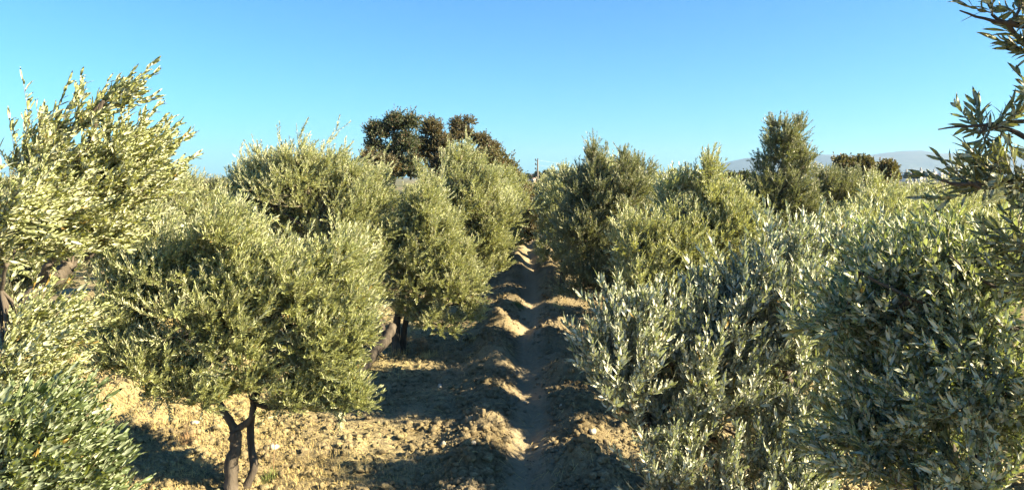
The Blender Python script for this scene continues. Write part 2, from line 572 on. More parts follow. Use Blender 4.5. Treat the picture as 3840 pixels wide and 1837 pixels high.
def ground_z(x, y):
    x = np.asarray(x, float); y = np.asarray(y, float)
    far = np.clip((y - 60) / 40, 0, 1)
    near = (1 - far) * np.clip((40 - np.abs(x)) / 20, 0, 1)
    fx = furrow_x(y)
    dx = x - fx
    hum = vnoise(y * 1.25 + 2.5 * vnoise(y * 0.6, y * 0 + np.sign(dx) * 3, 31) + np.sign(dx) * 13, np.zeros_like(y), 15) ** 2 * 1.9
    amp = 0.05 + 0.09 * hum * (0.4 + 1.2 * vnoise(y * 1.7 + np.sign(dx) * 40, np.zeros_like(y), 11))
    amp = amp * (0.35 + 1.3 * vnoise(x * 2.7, y * 2.7, 44))
    z = amp * np.exp(-((np.abs(dx) - 0.55 - 0.1 * fbm(y * 0.8, y * 0, 8, 2)) / 0.30) ** 2)
    z = z - 0.09 * np.exp(-(dx / 0.22) ** 2)
    # the other furrows between the further rows
    for k in (-3, -2, -1, 1, 2, 3):
        d2 = x - 5.3 * k - 0.1 * np.sin(y * 0.3 + k)
        z = z + 0.16 * np.exp(-((np.abs(d2) - 0.5) / 0.26) ** 2) - 0.08 * np.exp(-(d2 / 0.22) ** 2)
    smooth = 1 - 0.5 * np.exp(-(dx / 0.26) ** 2)
    berm = np.exp(-((np.abs(dx) - 0.55) / 0.4) ** 2)
    z = z + berm * (0.22 * fbm(x * 2.2, y * 2.9, 21, 4, 0.6) + 0.06)
    z = z + smooth * (0.13 * fbm(x * 1.3, y * 1.3, 1, 3) + 0.075 * fbm(x * 6, y * 6, 2, 3, 0.65) + 0.09 * np.maximum(0, fbm(x * 15, y * 15, 3, 2)))
    z = z * near
    z = z - 0.14 * np.exp(-((x + 2.85) ** 2 + (y - 6.9) ** 2) / 0.7)
    z = z - np.clip((y - 60) / 200, 0, 1) * 1.2        # the land falls gently beyond the grove
    return z


xs = axis(-5.0, 5.0, 0.032, -6500, 6500, 1.05)
ys = axis(6.0, 14.0, 0.034, -900, 6800, 1.035)
X, Y_ = np.meshgrid(xs, ys)
Z = ground_z(X, Y_)
V = np.stack([X, Y_, Z], -1).reshape(-1, 3)
nx, ny = len(xs), len(ys)
ii = (np.arange(ny - 1)[:, None] * nx + np.arange(nx - 1)[None, :]).ravel()
Q = np.stack([ii, ii + 1, ii + 1 + nx, ii + nx], -1)
print('ground', V.shape)

gm, n, o = new_mat('tilled_earth')
tc = n.nodes.new('ShaderNodeTexCoord')
co = tc.outputs['Object']
sep = n.nodes.new('ShaderNodeSeparateXYZ'); n.links.new(co, sep.inputs[0])
f1 = noise_tex(n, 1.1, 5, 0.6, co)
f2 = noise_tex(n, 9, 6, 0.7, co)
f3 = noise_tex(n, 55, 4, 0.7, co)
soil = ramp(n, f2, [(0.28, (0.082, 0.056, 0.027)), (0.52, (0.18, 0.142, 0.080)), (0.75, (0.35, 0.29, 0.17))])
soil = mixc(n, ramp(n, f1, [(0.42, (0, 0, 0)), (0.65, (1, 1, 1))]), soil, (0.26, 0.212, 0.135))
soil = mixc(n, ramp(n, f3, [(0.5, (0, 0, 0)), (0.72, (0.8, 0.8, 0.8))]), soil, (0.11, 0.075, 0.042))
# straw litter away from the furrow
ab = N(n, 'ShaderNodeMath', operation='ABSOLUTE'); n.links.new(sep.outputs[0], ab.inputs[0])
mr = N(n, 'ShaderNodeMapRange'); n.links.new(ab.outputs[0], mr.inputs[0])
mr.inputs[1].default_value = 0.75; mr.inputs[2].default_value = 1.9
wv = n.nodes.new('ShaderNodeMapping'); n.links.new(co, wv.inputs[0]); wv.inputs['Scale'].default_value = (5, 38, 10)
wv.inputs['Rotation'].default_value = (0, 0, 0.2)
f4 = noise_tex(n, 1.0, 4, 0.7, wv.outputs[0], 1.2)
st = ramp(n, f4, [(0.46, (0, 0, 0)), (0.58, (1, 1, 1))])
sm = mixc(n, mr.outputs[0], (0, 0, 0), st)
f5 = noise_tex(n, 0.7, 3, 0.5, co)
sm = mixc(n, 1.0, sm, ramp(n, f5, [(0.4, (0.15, 0.15, 0.15)), (0.6, (1, 1, 1))]), 'MULTIPLY')
soil = mixc(n, sm, soil, (0.46, 0.385, 0.19))
# trodden, crusted floor of the furrow
fl = N(n, 'ShaderNodeMapRange'); n.links.new(ab.outputs[0], fl.inputs[0])
fl.inputs[1].default_value = 0.12; fl.inputs[2].default_value = 0.30; fl.inputs[3].default_value = 0.85; fl.inputs[4].default_value = 0.0
soil = mixc(n, fl.outputs[0], soil, mixc(n, f2, (0.24, 0.19, 0.12), (0.42, 0.345, 0.23)))
# open fields far off
fr = N(n, 'ShaderNodeMapRange'); n.links.new(sep.outputs[1], fr.inputs[0])
fr.inputs[1].default_value = 60; fr.inputs[2].default_value = 110
ff = noise_tex(n, 0.02, 4, 0.6, co)
soil = mixc(n, fr.outputs[0], soil, ramp(n, ff, [(0.4, (0.06, 0.075, 0.03)), (0.5, (0.19, 0.15, 0.09)), (0.6, (0.09, 0.10, 0.045))]))
b = n.nodes.new('ShaderNodeBsdfPrincipled')
n.links.new(soil, b.inputs['Base Color'])
b.inputs['Roughness'].default_value = 0.95
b.inputs['Specular IOR Level'].default_value = 0.15
hadd = N(n, 'ShaderNodeMath', operation='ADD'); n.links.new(f2, hadd.inputs[0])
hm = N(n, 'ShaderNodeMath', operation='MULTIPLY'); n.links.new(f3, hm.inputs[0]); hm.inputs[1].default_value = 0.45
n.links.new(hm.outputs[0], hadd.inputs[1])
bp = n.nodes.new('ShaderNodeBump'); bp.inputs['Strength'].default_value = 0.9; bp.inputs['Distance'].default_value = 0.05
n.links.new(hadd.outputs[0], bp.inputs['Height']); n.links.new(bp.outputs[0], b.inputs['Normal'])
n.links.new(b.outputs[0], o.inputs[0])
ground = tag(link('ground', mesh_np('ground', V, [Q], [gm], smooth=True)), kind='structure')

# ---------------------------------------------------------------- hills
hmt, n, o = new_mat('hill_scrub')
f = noise_tex(n, 0.0022, 8, 0.65)
c = ramp(n, f, [(0.35, (0.025, 0.035, 0.02)), (0.55, (0.05, 0.055, 0.035)), (0.72, (0.10, 0.09, 0.065))])
b = n.nodes.new('ShaderNodeBsdfPrincipled'); n.links.new(c, b.inputs['Base Color']); b.inputs['Roughness'].default_value = 0.95
n.links.new(b.outputs[0], o.inputs[0])


def hills(name, prof, Yc, depth, seed):
    """prof: list of (px, py) skyline seen in the photo at distance Yc"""
    px = np.array([p[0] for p in prof], float); py = np.array([p[1] for p in prof], float)
    u = np.linspace(px[0], px[-1], 260)
    top = np.interp(u, px, py)
    vs = np.linspace(-1, 1, 44)
    VV = np.zeros((len(vs), len(u), 3))
    for j, v in enumerate(vs):
        yy = Yc + v * depth
        for i, a in enumerate(u):
            p = P(a, top[i], Yc)
            hgt = p[2] + 2
            fall = (1 - abs(v)) ** 0.85
            ridge = mnoise.fractal(Vector((p[0] * 0.0009 + seed, yy * 0.0009, 0.3)), 0.9, 2.1, 7)
            VV[j, i] = (p[0], yy, -6 + (hgt + 6) * fall * (1 + 0.28 * ridge * (1 - fall)) + (ridge * hgt * 0.035 if abs(v) < 0.05 else ridge * hgt * 0.16 * (1 - fall) * fall * 4))
    k = len(u)
    i2 = (np.arange(len(vs) - 1)[:, None] * k + np.arange(k - 1)[None, :]).ravel()
    return tag(link(name, mesh_np(name, VV.reshape(-1, 3), [np.stack([i2, i2 + 1, i2 + 1 + k, i2 + k], -1)], [hmt], smooth=True)), kind='structure')


hills('hills', [(2440, 668), (2530, 648), (2600, 640), (2680, 622), (2740, 605), (2800, 592), (2880, 596), (2960, 602), (3060, 580), (3160, 583),
                (3260, 584), (3330, 574), (3380, 568), (3450, 566), (3520, 576), (3600, 574), (3700, 578), (3800, 572), (3900, 566), (4100, 590), (4400, 640)], 5200, 1100, 2.0)
hills('hills', [(1500, 668), (1700, 662), (1900, 657), (1990, 652), (2100, 655), (2180, 648), (2300, 640), (2450, 642), (2600, 655), (2800, 668)], 3000, 500, 7.0)

# ---------------------------------------------------------------- town, pole
M['wall_white'] = plain('white_render', (0.72, 0.69, 0.64), 0.85, 0.08, 0.3)
M['wall_cream'] = plain('cream_render', (0.62, 0.52, 0.42), 0.85, 0.1, 0.3)
M['wall_pink'] = plain('pink_render', (0.58, 0.36, 0.30), 0.85, 0.1, 0.3)
M['roof'] = plain('roof_tile', (0.36, 0.14, 0.08), 0.85, 0.2, 1)
M['roof_grey'] = plain('grey_roof', (0.3, 0.28, 0.26), 0.85, 0.2, 1)
M['glass'] = plain('dark_window', (0.06, 0.07, 0.08), 0.25, 0.1, 1)
M['concrete'] = plain('weathered_concrete', (0.16, 0.14, 0.12), 0.9, 0.2, 4)
M['iron'] = plain('dark_iron', (0.05, 0.045, 0.04), 0.6, 0.2, 4)
M['wire'] = plain('aluminium_wire', (0.35, 0.37, 0.4), 0.5, 0.1, 4)


def house(name, label, x, y, wd, dp, ht, wall, roofm, gable, group, floors=3, bays=4, rz=0.0, cat='building'):
    z0 = float(ground_z(np.array([x]), np.array([y]))[0])
    root = link(name, None, None, (x, y, z0)); root.rotation_euler = (0, 0, rz)
    tag(root, label, cat, group)
    g = Geo(); g.box(0, 0, ht / 2 - 0.5, wd, dp, ht + 1)
    g.build('wall', M[wall], root)
    rf = Geo()
    if gable:
        e = 0.5; hh = wd * 0.2
        v = [(-wd / 2 - e, -dp / 2 - e, ht + .02), (wd / 2 + e, -dp / 2 - e, ht + .02), (wd / 2 + e, dp / 2 + e, ht + .02), (-wd / 2 - e, dp / 2 + e, ht + .02),
             (-wd / 4, 0, ht + hh), (wd / 4, 0, ht + hh)]
        rf.add(v, Q=[(0, 1, 5, 4), (2, 3, 4, 5), (3, 2, 1, 0)], T=[(1, 2, 5), (3, 0, 4)])
    else:
        rf.box(0, 0, ht + 0.7, wd + 0.3, dp + 0.3, 0.5)
        rf.box(wd * .2, 0, ht + 2.0, wd * .25, dp * .3, 2.1)
    rf.build('roof', M[roofm], root)
    for k in range(floors):
        for j in range(bays):
            wg = Geo()
            wg.box(-wd / 2 + (j + 0.5) * wd / bays, -dp / 2 - 0.03, (k + 0.55) * ht / floors, wd / bays * 0.45, 0.12, ht / floors * 0.45)
            wg.build('window', M['glass'], root)
    return root


rg = random.Random(5)
town_bits = [(3395, 668, 14, 'wall_white', 'roof_grey', 0), (3412, 664, 10, 'wall_cream', 'roof', 1), (3428, 662, 12, 'wall_white', 'roof', 1),
             (3441, 667, 9, 'wall_pink', 'roof', 1), (3449, 659, 12, 'wall_white', 'roof_grey', 0), (3464, 666, 13, 'wall_cream', 'roof_grey', 0),
             (3478, 662, 11, 'wall_white', 'roof', 1), (3491, 668, 10, 'wall_pink', 'roof', 1), (3500, 664, 12, 'wall_white', 'roof_grey', 0),
             (3514, 667, 12, 'wall_white', 'roof', 1), (3527, 663, 10, 'wall_cream', 'roof_grey', 0), (3540, 667, 12, 'wall_white', 'roof_grey', 0),
             (3553, 664, 10, 'wall_cream', 'roof', 1), (3566, 668, 12, 'wall_white', 'roof_grey', 0), (3580, 663, 12, 'wall_white', 'roof', 1),
             (3381, 672, 10, 'wall_cream', 'roof_grey', 0), (3595, 667, 12, 'wall_pink', 'roof', 1), (3612, 664, 12, 'wall_white', 'roof_grey', 0)]
for i, (px, py, wpx, wm, rm, gb) in enumerate(town_bits):
    Yd = 520 + (i * 137) % 260
    p = P(px, py, Yd)
    wd = wpx * Yd / F
    ht = p[2] + 1.2 + 3.0
    house('town_house', 'small town building of the pale cluster at the foot of the long hill', p[0], Yd, wd, wd * 1.1, ht, wm, rm, gb,
          'town buildings below the hill', 2 + i % 2, 3, rg.uniform(-0.4, 0.4))
# buildings beside the pole
p = P(2003, 668, 420)
house('farm_house', 'pinkish house with red tiled roof just left of the utility pole', p[0], 420, 4.5, 5, 4.4, 'wall_pink', 'roof', 1, None, 1, 2, 0.2, 'house')
p = P(2030, 676, 300)
house('farm_house', 'low white building just right of the utility pole', p[0], 300, 2.6, 4, 2.6, 'wall_white', 'roof_grey', 0, None, 1, 2, 0.1, 'house')
p = P(2560, 664, 600)
house('farm_house', 'pale flat roofed building in the dip between the right hand olive crowns', p[0], 600, 12, 12, 5, 'wall_white', 'roof_grey', 0, None, 2, 3, 0.1, 'house')

# utility pole
PY = 130.0
p = P(2016, 690, PY)
zb = float(ground_z(np.array([p[0]]), np.array([PY]))[0])
ztop = P(2016, 600, PY)[2]
pole = tag(link('utility_pole', None, None, (p[0], PY, zb)), 'slim concrete utility pole with three insulator arms, standing against the sky', 'utility pole')
g = Geo(); H = ztop - zb
g.tubes(np.array([[(0, 0, -0.3), (0, 0, H * .5), (0, 0, H)]]), np.array([[.20, .165, .12]]), 8)
g.box(0, 0, H, 0.2, 0.2, 0.06)
g.build('pole_shaft', M['concrete'], pole)
for k, zz in enumerate((H - 0.12, H - 0.85, H - 1.65)):
    g = Geo(); g.box(-0.22, 0, zz, 0.5, 0.08, 0.1); ar = g.build('arm', M['iron'], pole)
    g = Geo(); g.tubes(np.array([[(-0.38, 0, zz + .05), (-0.38, 0, zz + .15), (-0.38, 0, zz + .33)]]), np.array([[.05, .12, .07]]), 8)
    g.build('insulator', M['iron'], ar)
g = Geo(); g.tubes(np.array([[(0.02, 0, H + .02), (0.02, 0, H + .12), (0.02, 0, H + .3)]]), np.array([[.05, .11, .06]]), 8)
g.build('insulator', M['iron'], pole)
for k, zz in enumerate((ztop - 0.1, ztop - 0.95)):
    t = np.linspace(0, 1, 24)
    a = np.array([p[0] + 0.1, PY, zz]); bb = np.array([p[0] + 70, PY + 55, zz + 0.3])
    c = a * (1 - t)[:, None] + bb * t[:, None]; c[:, 2] -= 4 * t * (1 - t) * 2.2
    g = Geo(); g.tubes(c[None], np.full((1, 24), 0.014), 4)
    o_ = g.build('power_line', M['wire'])
    tag(o_, ('upper' if k == 0 else 'lower') + ' thin wire running from the utility pole to the right', 'wire')
# far end pole of the wires
b2 = np.array([p[0] + 70, PY + 55])
z2 = float(ground_z(b2[:1], b2[1:])[0])
fp = tag(link('utility_pole', None, None, (b2[0], b2[1], z2)), 'far utility pole carrying the right end of the thin wires, behind olive crowns', 'utility pole')
g = Geo(); g.tubes(np.array([[(0, 0, -0.3), (0, 0, 3), (0, 0, ztop + 0.4 - z2)]]), np.array([[.19, .16, .12]]), 8); g.build('pole_shaft', M['concrete'], fp)
# lamp mast at the town edge
p = P(3421, 640, 400)
zb = float(ground_z(np.array([p[0]]), np.array([400.]))[0]); H = p[2] - zb
lm = tag(link('street_lamp', None, None, (p[0], 400, zb)), 'dark lamp mast rising above the pale town against the hill', 'street lamp')
g = Geo(); g.tubes(np.array([[(0, 0, -0.2), (0, 0, H / 2), (0, 0, H)]]), np.array([[.18, .15, .1]]), 8); g.build('mast', M['iron'], lm)
g = Geo(); g.box(0, 0, H + .1, 1.0, .4, .25); g.build('lamp_head', M['iron'], lm)


# ---------------------------------------------------------------- distant trees


def gz(x, y):
    return float(ground_z(np.array([x], float), np.array([y], float))[0])


def far_tree(name, label, px, ptop, Y, rxpx, mat, seed, blobs, dens=8.0, leaf=0.085, group=None, cat='tree', lowpx=None):
    p = P(px, ptop, Y)
    b = np.array([p[0], Y, gz(p[0], Y) - 0.05])
    lobes = [Lb(px + a, ptop + bb, Y, rr, r2) for a, bb, rr, r2 in blobs]
    cz = np.mean([l[0][2] for l in lobes])
    fork = np.array([p[0], Y, b[2] + (cz - b[2]) * 0.55])
    tr = [straight_trunk(b, fork, 0.22, 0.13, 0.15)]
    for l in lobes[:4]:
        tr.append(([fork, (fork + l[0]) / 2 + np.array([0, 0, -.2]), l[0]], 0.12, 0.05))
    return tree(name, label, cat, b, tr, lobes, seed, mat=mat, lod='broad', leafL=leaf, leafW=leaf * 0.8, dens=dens, shoots=5,
                shootL=0.32, spacing=0.1, wind=(0.1, 0, 0), upb=0.2, limb_r=0.09, gap=0.4, twigr=0.006, spread=(0.5, 1.4), group=group, comb=(0, 0, 0), fill=0)


far_tree('broadleaf_tree', 'dark green broadleaved tree with a ragged leaning top behind the olives', 1470, 430, 42, 100, 'decid_green', 101,
         [(-50, 70, 60, 45), (10, 40, 45, 50), (45, 120, 60, 60), (-70, 120, 40, 30), (-10, 170, 60, 60), (75, 35, 40, 40), (60, 210, 70, 60)], dens=11)
far_tree('broadleaf_tree', 'reddish brown broadleaved tree, right of the dark green one', 1640, 440, 44, 100, 'decid_brown', 102,
         [(-20, 50, 50, 45), (10, 110, 60, 60), (-60, 130, 50, 60), (40, 190, 90, 70)], dens=11)
far_tree('broadleaf_tree', 'thin topped brown tree with one branch slanting up to the right', 1740, 440, 46, 100, 'decid_brown', 103,
         [(-25, 30, 35, 25), (20, 18, 30, 16), (-10, 70, 55, 40), (60, 90, 50, 28), (100, 130, 50, 40)], dens=11)
far_tree('broadleaf_tree', 'ochre green round tree sloping down towards the utility pole', 1840, 560, 38, 100, 'decid_ochre', 104,
         [(0, 60, 80, 60), (60, 110, 70, 60), (100, 170, 60, 60), (-50, 60, 60, 60), (10, 160, 80, 70), (110, 220, 50, 50)], dens=11)
far_tree('broadleaf_tree', 'rusty brown low tree peeping between olive crowns below the dark tree', 1400, 570, 36, 60, 'decid_brown', 105,
         [(-10, 30, 55, 35), (50, 60, 50, 40), (0, 90, 60, 40)], dens=11)
far_tree('broadleaf_tree', 'low brown bush at the foot of the sloping ochre tree', 1985, 690, 34, 60, 'decid_brown', 109,
         [(-20, 50, 40, 40), (0, 90, 45, 40), (-10, 140, 50, 40), (0, 185, 45, 35), (20, 120, 40, 50)], dens=11)
for k, (px, pt, r1, r2, lab) in enumerate([(3165, 590, 46, 36, 'leftmost of three dark round treetops in front of the long hill'),
                                           (3240, 590, 48, 40, 'middle one of three dark round treetops in front of the long hill'),
                                           (3325, 602, 42, 34, 'rightmost of three dark round treetops in front of the long hill')]):
    far_tree('round_tree', lab, px, pt, 55, r1, 'decid_ochre' if k != 1 else 'decid_ochre', 110 + k,
             [(0, r2, r1, r2), (-r1 * .3, r2 * 1.8, r1, r2), (r1 * .3, r2 * 1.9, r1, r2)], dens=7, leaf=0.14)
far_tree('round_tree', 'dark green flat topped tree left of the tall narrow olive', 2765, 645, 60, 60, 'decid_green', 115,
         [(-30, 30, 45, 24), (20, 28, 50, 26), (60, 40, 40, 26), (0, 60, 70, 30)], dens=7, leaf=0.14)
far_tree('round_tree', 'small dark cypress like tree just right of the utility pole', 2048, 645, 110, 60, 'decid_green', 116,
         [(0, 12, 11, 14), (2, 28, 17, 16), (-2, 40, 20, 12)], dens=5, leaf=0.25)
# small bushes far off by the town and pole
bush0 = far_tree('distant_bush', 'dark far bush among the pale town buildings', 3402, 652, 380, 16, 'decid_green', 118,
                 [(0, 8, 9, 8), (7, 12, 8, 7), (-7, 13, 8, 6)], dens=1.2, leaf=0.6, group='far bushes on the plain', cat='bush')
for i in range(26):
    px = rg.choice([rg.uniform(1960, 2160), rg.uniform(2420, 2700), rg.uniform(3340, 3640)])
    Yd = rg.uniform(230, 480)
    q = P(px, 670, Yd)
    copy_tree(bush0, (q[0], Yd, gz(q[0], Yd)), rg.uniform(0, 6.28), rg.uniform(0.7, 1.1), 'dark distant bush on the plain beyond the grove', 'far bushes on the plain')
bush0['label'] = 'dark distant bush on the plain beyond the grove'

# ---------------------------------------------------------------- olive trees
WL = (0.34, 0.0, 0.04)     # wind from the left
# --- left row, first tree
tree('olive_tree', 'full crowned olive tree on two dark stems, nearest left of the furrow', 'olive tree', P(870, 1862, 6.95) * (1, 1, 0),
     [([P(872, 1870, 6.95), P(866, 1780, 6.95), P(880, 1690, 6.95), P(884, 1612, 6.95)], 0.07, 0.058),
      ([P(884, 1615, 6.95), P(850, 1560, 6.95), P(812, 1480, 6.95), P(795, 1380, 6.95), P(860, 1250, 6.95)], 0.042, 0.024),
      ([P(884, 1612, 6.95), P(930, 1580, 6.95), P(948, 1550, 6.95), P(950, 1480, 7.0), P(1000, 1330, 7.1)], 0.036, 0.022),
      ([P(905, 1862, 7.0), P(950, 1760, 7.05), P(942, 1680, 7.1), P(944, 1560, 7.1), P(975, 1460, 7.1), P(1080, 1250, 7.2)], 0.043, 0.024)],
     [Lb(860, 900, 7.0, 130, 150, .6), Lb(900, 1040, 7.0, 200, 150, .7), Lb(640, 1040, 7.0, 170, 170, .7), Lb(480, 1080, 7.0, 130, 130, .6, .9), Lb(470, 1260, 6.8, 150, 130, .5, .75), Lb(850, 1230, 6.9, 260, 220, .75),
      Lb(1120, 1080, 7.1, 210, 180, .7), Lb(1230, 1290, 7.0, 200, 180, .6), Lb(1310, 1490, 6.9, 90, 90, .3, .8), Lb(700, 1440, 6.8, 200, 80, .4, .7),
      Lb(540, 830, 7.3, 110, 70, .5), Lb(420, 930, 7.2, 100, 80, .5, .8), Lb(1180, 1450, 7.0, 150, 90, .4, .8), Lb(400, 1330, 6.7, 140, 130, .45, .6), Lb(560, 1370, 6.6, 170, 140, .5, .6),
      Lb(1000, 1400, 6.8, 140, 80, .4, .6), Lb(860, 1440, 6.7, 60, 60, .25, .5), Lb(1370, 1200, 7.2, 90, 130, .4), Lb(1300, 960, 7.4, 130, 90, .5), Lb(740, 1500, 6.6, 150, 90, .35, .6), Lb(1120, 1500, 6.9, 170, 90, .4, .6), Lb(540, 1470, 6.6, 140, 90, .35, .5), Lb(1330, 1500, 6.9, 120, 100, .3, 1.0)],
     11, mat='olive', dens=12, fill=.6, whips=.12, gap=.25, shoots=9, wind=WL, leafL=0.055, leafW=0.0118, spacing=.019)
# --- second group of the left row
bA = P(1352, 1412, 11.0); bA[2] = 0
tree('olive_tree', 'tall broad pale olive crown left of centre, on a dark trunk leaning to the right', 'olive tree', bA,
     [([P(1352, 1418, 11.0), P(1390, 1340, 11.1), P(1450, 1270, 11.3), P(1470, 1220, 11.5)], 0.085, 0.07),
      ([P(1450, 1262, 11.4), P(1380, 1120, 11.6), P(1260, 950, 11.8)], 0.05, 0.03)],
     [Lb(1150, 690, 12, 260, 160, 1.0), Lb(1330, 840, 12, 190, 190, .9), Lb(960, 730, 12.3, 180, 90, .8), Lb(1090, 900, 12.4, 230, 150, .9, .7),
      Lb(1370, 1080, 11.6, 130, 180, .7), Lb(1220, 620, 12, 110, 50, .5), Lb(1400, 720, 12.2, 120, 110, .6), Lb(1180, 820, 12.6, 200, 120, .8, .7), Lb(1300, 1010, 11.9, 150, 130, .6, .8), Lb(1020, 620, 12.4, 120, 70, .5)],
     12, mat='olive', dens=7, shoots=10, shootL=.22, wind=WL)
bB = P(1498, 1340, 12.3); bB[2] = 0
tree('olive_tree', 'olive tree beside the furrow with upright black stems and drooping low foliage', 'olive tree', bB,
     [([P(1485, 1345, 12.2), P(1484, 1260, 12.3), P(1490, 1180, 12.3), P(1520, 1050, 12.4)], 0.08, 0.05),
      ([P(1512, 1335, 12.4), P(1514, 1250, 12.4), P(1540, 1150, 12.4), P(1600, 950, 12.4)], 0.06, 0.04)],
     [Lb(1590, 760, 12.3, 100, 120, .7), Lb(1630, 900, 12.2, 130, 140, .7), Lb(1570, 1060, 12.1, 160, 130, .7), Lb(1730, 1070, 12.0, 120, 140, .6),
      Lb(1660, 1210, 11.8, 100, 80, .4, .8), Lb(1690, 970, 12.2, 120, 110, .6), Lb(1480, 930, 12.2, 120, 130, .6, .8), Lb(1560, 1180, 12.1, 90, 60, .4, .7), Lb(1770, 1180, 12, 70, 70, .4, .7)],
     13, mat='olive', dens=9, shoots=10, wind=(0.22, 0, 0))
bC = np.array([P(1760, 1100, 17.5)[0], 17.5, 0])
tree('olive_tree', 'olive tree whose pale crown rises right in front of the brown broadleaved trees', 'olive tree', bC,
     [straight_trunk(bC, P(1760, 1040, 17.5), .1, .07)],
     [Lb(1730, 620, 17.2, 110, 95, .8), Lb(1800, 720, 17, 130, 120, .9), Lb(1690, 790, 17, 130, 130, .9), Lb(1870, 820, 17, 110, 120, .8),
      Lb(1800, 930, 17, 140, 120, .9), Lb(1860, 1010, 16.8, 80, 70, .6)],
     14, mat='olive', dens=5.5, shoots=9, shootL=.24, wind=WL, leafL=.058, leafW=.015, spacing=.028)
bD = np.array([P(1900, 1000, 25)[0], 25, 0])
tree('olive_tree', 'olive tree low at the far left end of the furrow', 'olive tree', bD,
     [straight_trunk(bD, P(1900, 850, 25), .1, .07)],
     [Lb(1880, 760, 25, 90, 60, .8), Lb(1920, 830, 25, 60, 70, .8), Lb(1890, 890, 25, 60, 60, .8), Lb(1940, 910, 24, 45, 50, .6), Lb(1900, 960, 23, 50, 40, .6)],
     15, mat='olive', dens=4.5, shoots=8, shootL=.25, leafL=.07, leafW=.019, spacing=.035, wind=WL)
# --- trees behind the first one
bE = np.array([P(680, 1250, 11.5)[0] , 11.5, 0])
tree('olive_tree', 'olive tree between the tall windswept one and the two stemmed one', 'olive tree', bE,
     [straight_trunk(bE, P(680, 1000, 11.5), .09, .06)],
     [Lb(640, 720, 11.5, 130, 85, .8), Lb(560, 850, 11.5, 150, 130, .8), Lb(740, 860, 11.3, 140, 110, .8), Lb(880, 820, 11.4, 90, 80, .6)],
     16, mat='olive', dens=7, shoots=9, wind=WL)
bG = np.array([P(860, 1000, 17.5)[0], 17.5, 0])
tree('olive_tree', 'further olive tree filling the dip left of the tall broad crown', 'olive tree', bG,
     [straight_trunk(bG, P(860, 860, 17.5), .09, .06)],
     [Lb(840, 730, 17.5, 110, 70, .8), Lb(950, 700, 17.5, 90, 80, .8), Lb(740, 740, 17.5, 80, 60, .7)],
     17, mat='olive_dark', dens=5, shoots=9, wind=WL, leafW=.016, spacing=.028)
bF = np.array([P(120, 1200, 11)[0], 11, 0])
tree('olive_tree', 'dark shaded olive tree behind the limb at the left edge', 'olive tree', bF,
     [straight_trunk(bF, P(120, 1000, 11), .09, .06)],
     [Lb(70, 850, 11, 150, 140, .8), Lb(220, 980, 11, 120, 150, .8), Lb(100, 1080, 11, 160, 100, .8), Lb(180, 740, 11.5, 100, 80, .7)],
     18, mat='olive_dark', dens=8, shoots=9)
bF2 = np.array([P(55, 900, 24)[0], 24, 0])
tree('olive_tree', 'distant pale olive tree with a single wispy top at the far left', 'olive tree', bF2,
     [straight_trunk(bF2, P(55, 800, 24), .09, .06)],
     [Lb(55, 625, 24, 28, 40, .4), Lb(30, 720, 24, 70, 60, .8), Lb(130, 730, 24, 80, 55, .8)],
     19, mat='olive', dens=5, shoots=8, leafL=.065, leafW=.018, spacing=.032)

# --- tall windswept tree close on the left
bT = np.array([-2.75, 2.6, 0.0])
tree('olive_tree', 'tall windswept olive tree at the left, tops bent right against the sky', 'olive tree', bT,
     [([bT, (-2.7, 2.62, .6), (-2.5, 2.7, 1.3), P(-190, 1250, 2.9)], 0.085, 0.05),
      ([P(-190, 1250, 2.9), P(60, 1150, 2.92), P(150, 1080, 2.95), P(262, 1000, 3.0)], 0.036, 0.026),
      ([P(262, 1003, 3.0), P(232, 940, 3.0), P(232, 860, 3.0), P(245, 700, 3.0), P(330, 540, 3.0), P(385, 380, 3.0)], 0.02, 0.008),
      ([P(150, 1080, 2.95), P(170, 1010, 2.9), P(200, 960, 2.9), P(180, 820, 2.85)], 0.018, 0.009),
      ([P(262, 1000, 3.0), P(360, 940, 3.05), P(470, 830, 3.1), P(560, 640, 3.1)], 0.014, 0.007),
      ([P(-190, 1250, 2.9), P(-20, 1130, 2.7), P(20, 1000, 2.6)], 0.011, 0.006)],
     [Lb(440, 370, 3.0, 45, 26, .07, .9), Lb(340, 470, 3.0, 22, 40, .06, .6), Lb(200, 560, 3.0, 32, 45, .08, .8), Lb(450, 590, 3.05, 80, 28, .1, .8),
      Lb(350, 680, 3.0, 100, 60, .2), Lb(220, 720, 2.95, 60, 80, .2), Lb(540, 620, 3.1, 45, 22, .08, .8), Lb(310, 800, 3.0, 130, 70, .22),
      Lb(490, 720, 3.1, 90, 80, .2), Lb(120, 840, 2.8, 90, 80, .2), Lb(420, 870, 3.05, 110, 40, .15, .4), Lb(20, 960, 2.6, 70, 100, .2),
      Lb(50, 800, 2.5, 45, 60, .15), Lb(130, 640, 3.2, 40, 50, .15, .7), Lb(270, 900, 3.0, 100, 50, .15, .35),
      Lb(80, 1260, 2.7, 140, 55, .2), Lb(190, 1220, 2.7, 50, 35, .15, .8), Lb(70, 1390, 2.5, 120, 70, .2), Lb(20, 1500, 2.4, 100, 70, .2), Lb(150, 1480, 2.5, 50, 40, .15, .7)],
     21, mat='olive', lod='hi', leafL=0.058, leafW=0.012, dens=44, shoots=5, shootL=.18, spacing=.02, wind=(0.8, 0.0, 0.1), upb=0.25, comb=(.6, 0, .25), rnd=.5, fill=.1, whips=.02,
     limb_r=0.006, inner=0.6)
bL = np.array([-2.3, 1.1, 0.0])
